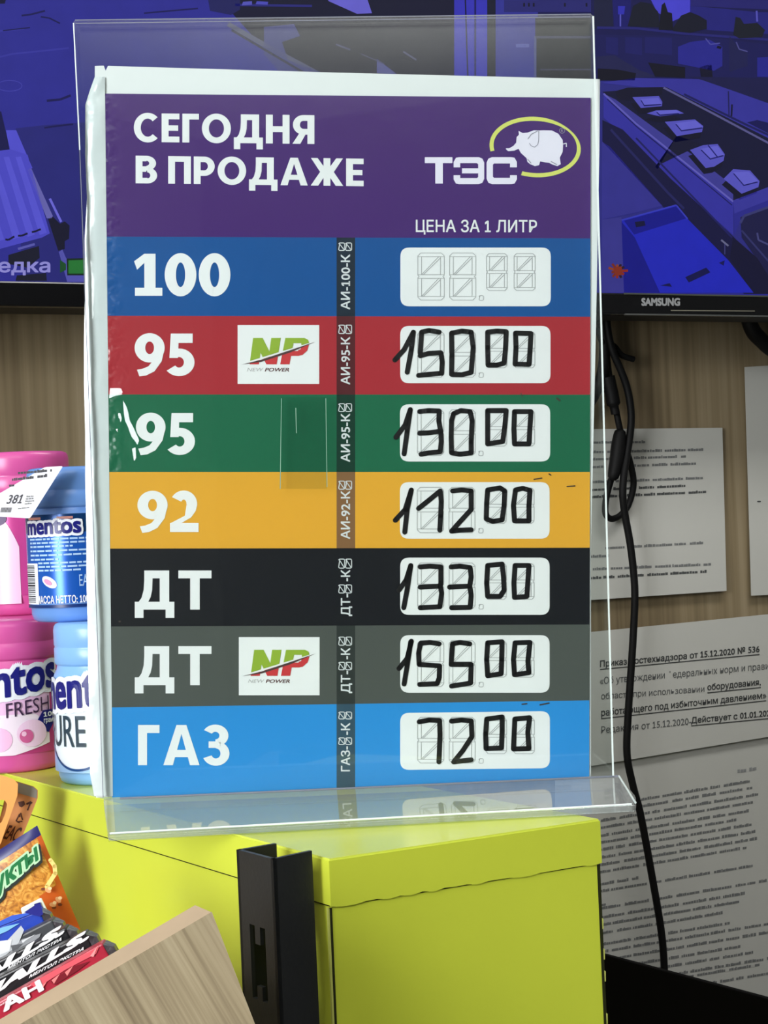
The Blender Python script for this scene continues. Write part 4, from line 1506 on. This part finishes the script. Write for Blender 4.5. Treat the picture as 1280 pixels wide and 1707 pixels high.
def outlined(j, body, s0, s1, h0, h1, rise, grow=0.12):
    j.word(body, s0, s1, h0, h1, rise, wj, grow, 0.0009, fit=0.03)
    j.word(body, s0, s1, h0, h1, rise, navy, 0.03, 0.0014)


# lower pink
pl_lab = mat('pink_label_foil', (196, 66, 132), 0.25, 0.5, metal=0.15, var=0.08)
j = Jar(8, 1291, ZT, 0.0325, 0.0996, PINK, pl_lab, 'pink gum jar standing on the lime unit, lower row')
pale = ink((232, 190, 226), 0.3)
j.strip(-100, 66, lambda s: 84, lambda s: 128 + s * .12, pale, 0.0004)
j.strip(-100, 62, lambda s: 30 + max(0, s) * .25, lambda s: 96 - max(0, s - 30) ** 2 * .035, ink((240, 226, 240), 0.3), 0.0006)
outlined(j, 'mentos', -108, 80, 110, 158, 26)
j.word('PURE FRESH', -82, 62, 83, 107, 16, ink((60, 40, 70), 0.4), 0.0, 0.0012)
j.fill([(38, -82), (50, -99), (80, -99), (84, -92), (60, -62), (50, -66)], navy, 0.0009)
j.word('100', 50, 76, 88, 96, 0, wj, 0.02, 0.0014)
j.word('грамм', 50, 76, 76, 85, 0, wj, 0.02, 0.0014)
j.oval(30, -64, 25, 22, ink((238, 204, 232), 0.25), 0.0010)
j.oval(20, -60, 11, 11, ink((206, 96, 150), 0.25), 0.0013)
j.oval(16, -64, 4, 4, ink((240, 190, 220), 0.25), 0.0015)
j.oval(-24, -56, 22, 20, ink((238, 190, 226), 0.25), 0.0009)
j.done()
# lower blue
j = Jar(167, 1311, ZT, 0.031, 0.0996, LBLUE, mat('teal_label_foil', (24, 74, 116), 0.25, 0.5, metal=0.2, var=0.1), 'pale blue gum jar in the lower row half behind the sign')
j.strip(-160, 120, lambda s: 44 + (s + 60) ** 2 * .004, lambda s: 152 + s * .06, ink((222, 236, 248), 0.3), 0.0004)
j.strip(-120, 60, lambda s: 25 + (s + 50) ** 2 * .008, lambda s: 29 + (s + 50) ** 2 * .008, ink((28, 70, 130), 0.3), 0.0012)
j.strip(-160, 120, lambda s: 22, lambda s: 27 + (s + 50) ** 2 * .008, ink((150, 190, 236), 0.3), 0.0008)
j.strip(-160, 120, lambda s: 27 + (s + 50) ** 2 * .008, lambda s: 62, ink((228, 238, 250), 0.3), 0.0006)
outlined(j, 'mentos', -142, 46, 120, 174, 14)
j.word('PURE FRESH', -128, 96, 64, 116, 0, ink((40, 60, 74), 0.4), 0.0, 0.0012)
j.done()
# upper blue
j = Jar(119, 1037, ZT + 0.0997, 0.031, 0.0975, BLUE, mat('blue_label_foil', (30, 96, 196), 0.25, 0.5, metal=0.3, var=0.12), 'blue gum jar stacked in the upper row right behind the price ticket')
j.wrap(-170, 170, 146, 176, mat('dark_blue_label_foil', (16, 62, 116), 0.22, 0.5, metal=0.4, var=0.2), 0.0003)
outlined(j, 'mentos', -94, 8, 143, 166, 1, 0.14)
for s0, s1 in ((-94, -60), (-30, -4)):
    j.wrap(s0, s1, 168, 172, ink((190, 130, 120), 0.4), 0.0005)
lt = ink((170, 205, 240), 0.4)
rr = random.Random(2)
for hh, s1 in ((136, 45), (130, 50), (124, -6), (117, 40), (110, 50), (103, -30), (97, 40), (91, 50), (85, 5)):
    s = -92 if hh > 100 else -70
    while s < s1:
        wl_ = rr.uniform(5, 16)
        j.wrap(s, min(s + wl_, s1), hh - 1.4, hh + 1.4, lt, 0.0004)
        s += wl_ + 2
j.wrap(-118, -72, 30, 97, wj, 0.0004)
hh = 33
while hh < 94:
    hv = rr.choice([1.0, 1.6, 2.4, 3.2])
    j.wrap(-112, -80, hh, hh + hv, ink((20, 24, 40)), 0.0007)
    hh += hv + rr.choice([1.0, 1.6, 2.2])
j.oval(-48, -66, 15, 8, wj, 0.0006, rot=0.5)
j.oval(-50, -66, 8, 4, ink((220, 150, 190)), 0.0009, rot=0.5)
j.word('EAC', 2, 24, 58, 77, 0, lt, 0.0, 0.0006)
j.word('МАССА НЕТТО: 100 Г', -76, 24, 31, 44, 0, wj, 0.02, 0.0006)
j.wrap(-130, 130, 24, 29, ink((20, 50, 110), 0.3), 0.0005)
j.done()
# upper pink, standing on a jar of the back row
jb = Jar(42, 1270, ZT, 0.030, 0.0996, PINK, pl_lab, 'pink gum jar in the back row, mostly hidden under the upper pink jar')
jb.done()
j = Jar(26, 1027, ZT + 0.0997, 0.0355, 0.113, PINK, mat('pink_foil_back', (206, 72, 150), 0.25, 0.5, metal=0.15, var=0.08), 'large pink gum jar in the upper row at the left edge')
j.strip(-150, -6, lambda s: 20, lambda s: 170 - max(0, s + 50) ** 2 * .03, ink((240, 206, 232), 0.3), 0.0005)
j.oval(-46, -158, 22, 12, ink((90, 70, 110)), 0.0008)
j.done()

# ================================================================== PRICE TICKET
ST = facing(1.104)
tk = thing('price_ticket', 'white card price ticket reading 381 propped against the gum jars', 'price ticket', tuple(ST(20, 862)))
tpx = poly_round([(105, 777), (75, 778.5), (0, 822), (-60, 845), (-66, 858), (50, 864)], 3, 3)


def STt(x, y, off=0.0):                             # the card leans back at the top
    return at(x, y, 1.104 + (862 - y) * 0.00012 - off)


MB().prism([STt(x, y) for x, y in tpx], [STt(x, y, -0.0004) for x, y in tpx], mat('ticket_card', (232, 232, 240), 0.4, 0.4)).build('card', tk)
b = MB()
ti = ink((66, 66, 72))
fuzz(b, STt, 30, 88, 789, 784, 4.5, ti, rnd)
fuzz(b, STt, 20, 79, 800, 793, 4.5, ti, rnd)
fuzz(b, STt, 15, 23, 810, 809, 4, ti, rnd)
b.text(STt, '381', [(16, 825), (41, 824), (35, 839), (10, 840)], ti, 0.01, 0.0003)
for k in range(4):
    fuzz(b, STt, 44 - k, 58 - k, 828 + k * 4, 827 + k * 4, 2.2, txf, rnd)
for k in range(9):
    x = 1 + k * 2
    b.line(STt, [(x + 2, 846), (x, 854)], 1.0, ti, 0.0003, cap=False)
fuzz(b, STt, 30, 50, 848, 846, 1.5, txf, rnd)
b.build('printing', tk)

# ================================================================== CANDY TRAY (slanted wooden ledge)
DT = 0.76
a_dir = (at(353, 1520, DT) - at(37, 1705, DT)).normalized()
d_dir = (at(425, 1707, DT) - at(353, 1520, DT)).normalized()
tray_face = wood('tray_laminate', a_dir, d_dir, [(108, 94, 72), (148, 134, 106), (170, 157, 128)], 60, 2.0)
tray_edge = mat('tray_edge_band', (172, 152, 127), 0.5, 0.3, var=0.10, bscale=60)
tray = thing('candy_tray', 'slanted wood laminate candy tray in the lower left corner', 'tray', tuple(at(353, 1700, DT)))
p1 = at(353, 1520, DT)
front = [p1 - a_dir * 0.19, p1, p1 + d_dir * 0.11, p1 - a_dir * 0.19 + d_dir * 0.11]
shift = at(325, 1508, DT + 0.011) - p1
back = [q + shift for q in front]
fb = MB()
fb.add(front + back, [(0, 1, 2, 3)], tray_face)
fb.add(front + back, [(7, 6, 5, 4), (0, 4, 5, 1), (1, 5, 6, 2), (2, 6, 7, 3), (3, 7, 4, 0)], tray_edge)
fb.build('front_board', tray, bevel=0.0004)
in_dir = (FWD * 1.0 - RGT * 0.25 - UP * 0.1).normalized()
bb = MB()
g0 = back[0] + d_dir * 0.05
g1 = back[1] + d_dir * 0.05 - a_dir * 0.004
qs = [g0, g1, g1 + in_dir * 0.12, g0 + in_dir * 0.12]
bb.hexa([q + d_dir * 0.012 for q in qs] + qs, tray_edge)
bb.build('base_board', tray)

# ------------------------------------------------------------------ candy packs standing in the tray
GC = 'candy stick packs in the tray'


def pack(label, tl, tr, depth, hgt, body_m, art, thick=0.0095):
    """a stick pack seen on its printed side; tl, tr = ends of its upper long edge in the photo"""
    A, B = at(tl[0], tl[1], depth), at(tr[0], tr[1], depth)
    ad = (B - A).normalized()
    n = (ad.cross(d_dir)).normalized()
    if n.dot(FWD) < 0:
        n = -n
    dn = n.cross(ad).normalized()
    if dn.dot(d_dir) < 0:
        dn = -dn
    t = thing('candy_pack', label, 'candy pack', tuple(A + dn * hgt), GC)
    f = [A, B, B + dn * hgt, A + dn * hgt]
    back_ = [q + n * thick for q in f]
    MB().hexa([f[3], f[2], back_[2], back_[3], f[0], f[1], back_[1], back_[0]], body_m).build('wrapper', t, bevel=0.0009)
    # twisted foil end
    c = (B + dn * hgt * 0.5 + n * thick * 0.5)
    e_ = MB()
    q = [B + dn * 0.001, B + dn * (hgt - 0.001), B + dn * (hgt - 0.001) + n * thick, B + dn * 0.001 + n * thick]
    r = [c + (p - c) * 0.55 + ad * 0.0032 for p in q]
    e_.hexa(q + r, foil)
    e_.build('folded_end', t)
    Sx = lambda x, y, off=0: at(x, y, depth - 0.0006 - off)
    m_ = MB()
    art(m_, Sx)
    m_.build('printing', t, fix=False)
    return t


foil = mat('crumpled_foil', (96, 90, 96), 0.3, 0.5, metal=0.4, var=0.2, bump=0.4, bscale=250)
wk = ink((236, 236, 238), 0.35)
pk_black = mat('black_wrapper', (22, 22, 26), 0.3, 0.5, var=0.2, bump=0.1, bscale=120)
pk_grey = mat('dark_grey_wrapper', (64, 66, 70), 0.35, 0.5, var=0.35, bump=0.15, bscale=90)
pk_red = mat('red_wrapper', (172, 36, 58), 0.3, 0.5, var=0.3, bump=0.15, bscale=90)
pk_blue = mat('blue_wrapper', (36, 66, 176), 0.3, 0.5, var=0.3, bump=0.15, bscale=90)
SL = -0.594


def art_red(m_, Sx):
    lr = ink((226, 92, 104), 0.35)
    dr = ink((120, 20, 36), 0.35)
    m_.poly(Sx, [(50, 1640), (100, 1612), (165, 1578), (160, 1590), (110, 1616), (60, 1648)], lr, 0.0)
    m_.poly(Sx, [(84, 1636), (120, 1612), (150, 1602), (130, 1618), (92, 1642)], dr, 0.0001)
    m_.poly(Sx, [(150, 1594), (163, 1576), (156, 1595)], ink((244, 150, 150)), 0.0002)
    for x in (64, 86, 108):
        m_.poly(Sx, [(x, 1647 + (x - 64) * SL), (x + 14, 1636 + (x - 64) * SL), (x + 4, 1653 + (x - 64) * SL)], ink((240, 130, 130)), 0.0002)
    m_.text(Sx, 'АН', [(0, 1668), (66, 1632), (74, 1650), (6, 1688)], wk, 0.05, 0.0003)
    fuzz(m_, Sx, 0, 32, 1676, 1659, 3, ink((230, 190, 196)), rnd, 0.0003)


def art_black(bx, by, sub):
    def f(m_, Sx):
        w_ = 192.0
        m_.text(Sx, 'HALLS.', [(bx + 13, by - 25), (bx + w_ + 13, by + w_ * SL - 25), (bx + w_, by + w_ * SL), (bx, by)], wk, 0.06, 0.0003)
        x0, y0, x1, y1 = sub
        m_.text(Sx, 'МЕНТОЛ ЭКСТРА', [(x0 + 3, y0 - 7), (x1 + 3, y1 - 7), (x1, y1), (x0, y0)], wk, 0.03, 0.0003)
    return f


def art_grey(m_, Sx):
    lg_ = ink((150, 152, 156), 0.4)
    m_.poly(Sx, [(-20, 1600), (10, 1570), (35, 1543), (40, 1550), (30, 1575), (0, 1600)], ink((196, 200, 204), 0.4), 0.0)
    m_.poly(Sx, [(14, 1590), (36, 1566), (68, 1556), (66, 1562), (40, 1580), (16, 1596)], lg_, 0.0001)
    m_.poly(Sx, [(-10, 1570), (20, 1566), (16, 1585), (-10, 1596)], ink((224, 226, 230), 0.4), 0.0002)
    m_.poly(Sx, [(36, 1568), (60, 1557), (44, 1567), (38, 1572)], ink((220, 222, 226), 0.4), 0.0003)
    m_.poly(Sx, [(18, 1576), (38, 1573), (22, 1590)], ink((90, 92, 96), 0.4), 0.0003)


def art_blue(m_, Sx):
    m_.poly(Sx, [(-20, 1556), (6, 1545), (33, 1539), (12, 1552), (-20, 1566)], ink((130, 190, 236), 0.35), 0.0)
    m_.poly(Sx, [(-20, 1545), (20, 1526), (62, 1519), (30, 1532), (-20, 1552)], ink((60, 96, 206), 0.35), 0.0001)
    m_.poly(Sx, [(40, 1521), (58, 1509), (68, 1506), (72, 1524), (66, 1528)], ink((34, 36, 132), 0.35), 0.0002)


pack('red candy stick pack, front one in the wooden tray', (-60, 1703), (170, 1572), 0.785, 0.016, pk_red, art_red)
pack('black candy stick pack with white letters, just behind the red pack', (-70, 1664), (142, 1555), 0.802, 0.016, pk_black, art_black(-46, 1680, (48, 1631, 139, 1584)))
pack('black candy stick pack with white letters, second behind the red pack', (-70, 1636), (109, 1546), 0.819, 0.016, pk_black, art_black(-87, 1671, (12, 1617, 102, 1568)))
pack('dark grey candy stick pack with pale leaf print, behind the black ones', (-70, 1612), (86, 1533), 0.836, 0.016, pk_grey, art_grey)
pack('blue candy stick pack, rearmost in the tray', (-80, 1575), (66, 1517), 0.853, 0.016, pk_blue, art_blue)

# ------------------------------------------------------------------ white wrapper, snack bag and hang cards
SW = lambda x, y, off=0: at(x, y, 1.022 - off)
wb = thing('gum_packet', 'small white packet with a dark blue bar wedged before the orange bag', 'packet', tuple(SW(60, 1540)))
wpx = [(34, 1514), (69, 1496), (92, 1545), (50, 1566)]
MB().prism([SW(*p) for p in wpx], [SW(*p, -0.006) for p in wpx], mat('white_wrapper', (222, 224, 220), 0.35, 0.5)).build('wrapper', wb, bevel=0.0008)
MB().poly(SW, [(44, 1521), (57, 1512), (57, 1507), (67, 1504), (73, 1520), (66, 1527)], navy, 0.0009).build('printed_bar', wb)

bag = thing('snack_bag', 'orange snack bag with green lettering and a navy top edge in the lower left corner', 'snack bag', tuple(at(40, 1560, 1.045)))
noodle = bpy.data.materials.new('noodle_print')
noodle.use_nodes = True
N_, L_ = noodle.node_tree.nodes, noodle.node_tree.links
bs = N_['Principled BSDF']
bs.inputs['Roughness'].default_value = 0.35
tc = N_.new('ShaderNodeTexCoord')
no = N_.new('ShaderNodeTexNoise')
no.inputs['Scale'].default_value = 130
no.inputs['Detail'].default_value = 4
no.inputs['Distortion'].default_value = 2.6
L_.new(tc.outputs['Object'], no.inputs['Vector'])
rp = N_.new('ShaderNodeValToRGB')
rp.color_ramp.elements[0].position = 0.32
rp.color_ramp.elements[0].color = lin((140, 76, 24))
rp.color_ramp.elements[1].position = 0.68
rp.color_ramp.elements[1].color = lin((240, 190, 96))
k_ = rp.color_ramp.elements.new(0.5)
k_.color = lin((208, 138, 52))
L_.new(no.outputs['Fac'], rp.inputs[0])
L_.new(rp.outputs[0], bs.inputs['Base Color'])
orange = mat('orange_bag_film', (200, 92, 34), 0.32, 0.5, var=0.06, bump=0.05, bscale=60)
navyf = mat('navy_bag_film', (34, 34, 104), 0.3, 0.5)
BD = 1.045


def bagp(u, v, off=0.0):
    """u along the top edge, v down the side"""
    tl, tr, br, bl = V((-110, 1487)), V((62, 1376)), V((134, 1549)), V((-40, 1665))
    q = (tl * (1 - u) + tr * u) * (1 - v) + (bl * (1 - u) + br * u) * v
    puff = 0.006 * (max(0, math.sin(math.pi * min(1, max(0, u))) * math.sin(math.pi * min(1, max(0, v))))) ** 0.5
    return q, puff


nu, nv_ = 24, 22
bm_ = MB()
vs, fs = [], []
for side in (1, -1):
    for i in range(nv_ + 1):
        for k in range(nu + 1):
            q, pf_ = bagp(k / nu, i / nv_)
            vs.append(at(q.x, q.y, BD - side * (pf_ + 0.0002)))
nn = (nu + 1) * (nv_ + 1)
for sd_ in (0, 1):
    for i in range(nv_):
        for k in range(nu):
            a = sd_ * nn + i * (nu + 1) + k
            q = (a, a + 1, a + nu + 2, a + nu + 1)
            ma = navyf if i < 1.6 else (noodle if k < nu * 0.93 and i < 12 + (0 if k > nu * .75 else 6) else orange)
            bm_.add([], [], ma)
            bm_.f.append(list(q))
            bm_.m.append(ma)
            bm_.s.append(True)
bm_.v = vs
bm_.build('bag_film', bag)
SB = lambda x, y, off=0: at(x, y, BD - 0.0068 - off)
bt = MB()
tq = [(-12, 1468), (61, 1409), (66, 1441), (-8, 1502)]
bt.text(SB, 'укты', [(x + 3, y + 3) for x, y in tq], ink((24, 34, 30)), 0.16, 0.0001, fit=0.05)
bt.text(SB, 'укты', tq, ink((190, 236, 190), 0.35), 0.13, 0.0003, fit=0.05)
bt.text(SB, 'укты', tq, ink((28, 118, 66), 0.35), 0.035, 0.0006, fit=0.05)
bt.line(SB, [(84, 1434), (91, 1444), (92, 1456), (78, 1478)], 7, ink((238, 216, 130), 0.4), 0.0002)
for x, y in ((80, 1484), (97, 1500), (88, 1508)):
    bt.ellipse(SB, x, y, 6, 4, ink((226, 160, 110), 0.4), 0.0002, 8, rnd.random())
    bt.ellipse(SB, x + 3, y - 3, 3.5, 3, ink((244, 206, 160), 0.4), 0.0003, 8)
for x, y in ((72, 1482), (90, 1513), (100, 1508)):
    bt.ellipse(SB, x, y, 4, 2.5, ink((110, 50, 24), 0.4), 0.0001, 8)
bt.build('printing', bag, 'green outlined letters', fix=False)

GH = 'orange hang cards above the snack bag'
SC1 = lambda x, y, off=0: at(x, y, 1.060 - off)
SC2 = lambda x, y, off=0: at(x, y, 1.072 - off)
ca = thing('hang_card', 'bright orange hang card with a cut out hole at the left edge', 'hang card', tuple(SC1(0, 1400)), GH)
opx = [(-60, 1270), (-20, 1286), (12, 1295), (24, 1300), (30, 1307), (29, 1326), (2, 1404), (-14, 1440), (-80, 1440)]
hole = poly_round([(-16, 1336), (7, 1333), (12, 1340), (9, 1356), (2, 1372), (-24, 1372)], 3, 3)
# card outline bridged to the hole
oc = MB()


def holed(S_, outer, inner, d):
    o3 = [V((x, y, 0)) for x, y in outer]
    i3 = [V((x, y, 0)) for x, y in reversed(inner)]
    tri = tessellate_polygon([o3, i3])
    pts = outer + list(reversed(inner))
    f = [S_(x, y) for x, y in pts]
    bq = [S_(x, y, -d) for x, y in pts]
    n = len(pts)
    oc.add(f + bq, [tuple(t) for t in tri] + [tuple(i + n for i in reversed(t)) for t in tri], ocard)
    for rng in ((0, len(outer)), (len(outer), n)):
        for i in range(*rng):
            k = i + 1 if i + 1 < rng[1] else rng[0]
            oc.add([f[i], f[k], bq[k], bq[i]], [(0, 1, 2, 3)], ocard)


ocard = mat('orange_card', (232, 162, 84), 0.45, 0.4, var=0.06)
holed(SC1, opx, hole, 0.0006)
oc.build('card', ca)
cb = thing('hang_card', 'brown orange hang card with recycling marks beside the bright one', 'hang card', tuple(SC2(30, 1400)), GH)
bpx = [(16, 1300), (30, 1303), (56, 1311), (63, 1317), (63, 1330), (48, 1368), (34, 1402), (10, 1440), (-20, 1440)]
cm = MB()
cm.prism([SC2(*p) for p in bpx], [SC2(*p, -0.0006) for p in bpx], mat('brown_card', (196, 130, 78), 0.5, 0.35, var=0.06))
cm.build('card', cb)
MB().poly(SC2, [(30, 1304), (56, 1312), (62, 1318), (61, 1331), (30, 1322)], mat('grey_card_top', (138, 132, 124), 0.3, 0.5), 0.0002).build('clear_top', cb, 'greyish clear strip at the top')
br_ = ink((74, 36, 22), 0.5)
mk = MB()
mk.text(SC2, 'EAC', [(16, 1375), (38, 1380), (26, 1404), (4, 1398)], br_, 0.02, 0.0003)
tri = [(34, 1354), (38, 1369), (26, 1370)]
for k in range(3):
    p, q = V(tri[k]), V(tri[(k + 1) % 3])
    mk.line(SC2, [tuple(p + (q - p) * .12), tuple(p + (q - p) * .8)], 2.0, br_, 0.0003)
    mk.line(SC2, [tuple(p + (q - p) * .8), tuple(p + (q - p) * .62 + V((2, 2)))], 1.6, br_, 0.0003)
mk.poly(SC2, [(30, 1337), (40, 1335), (42, 1341), (36, 1346), (32, 1344)], br_, 0.0003)
mk.line(SC2, [(45, 1340), (51, 1337)], 3, br_, 0.0003)
mk.line(SC2, [(46, 1350), (50, 1340), (53, 1338)], 2.2, br_, 0.0003)
mk.build('printed_marks', cb)

for o in SC.objects:
    if '_org' in o:
        del o['_org']
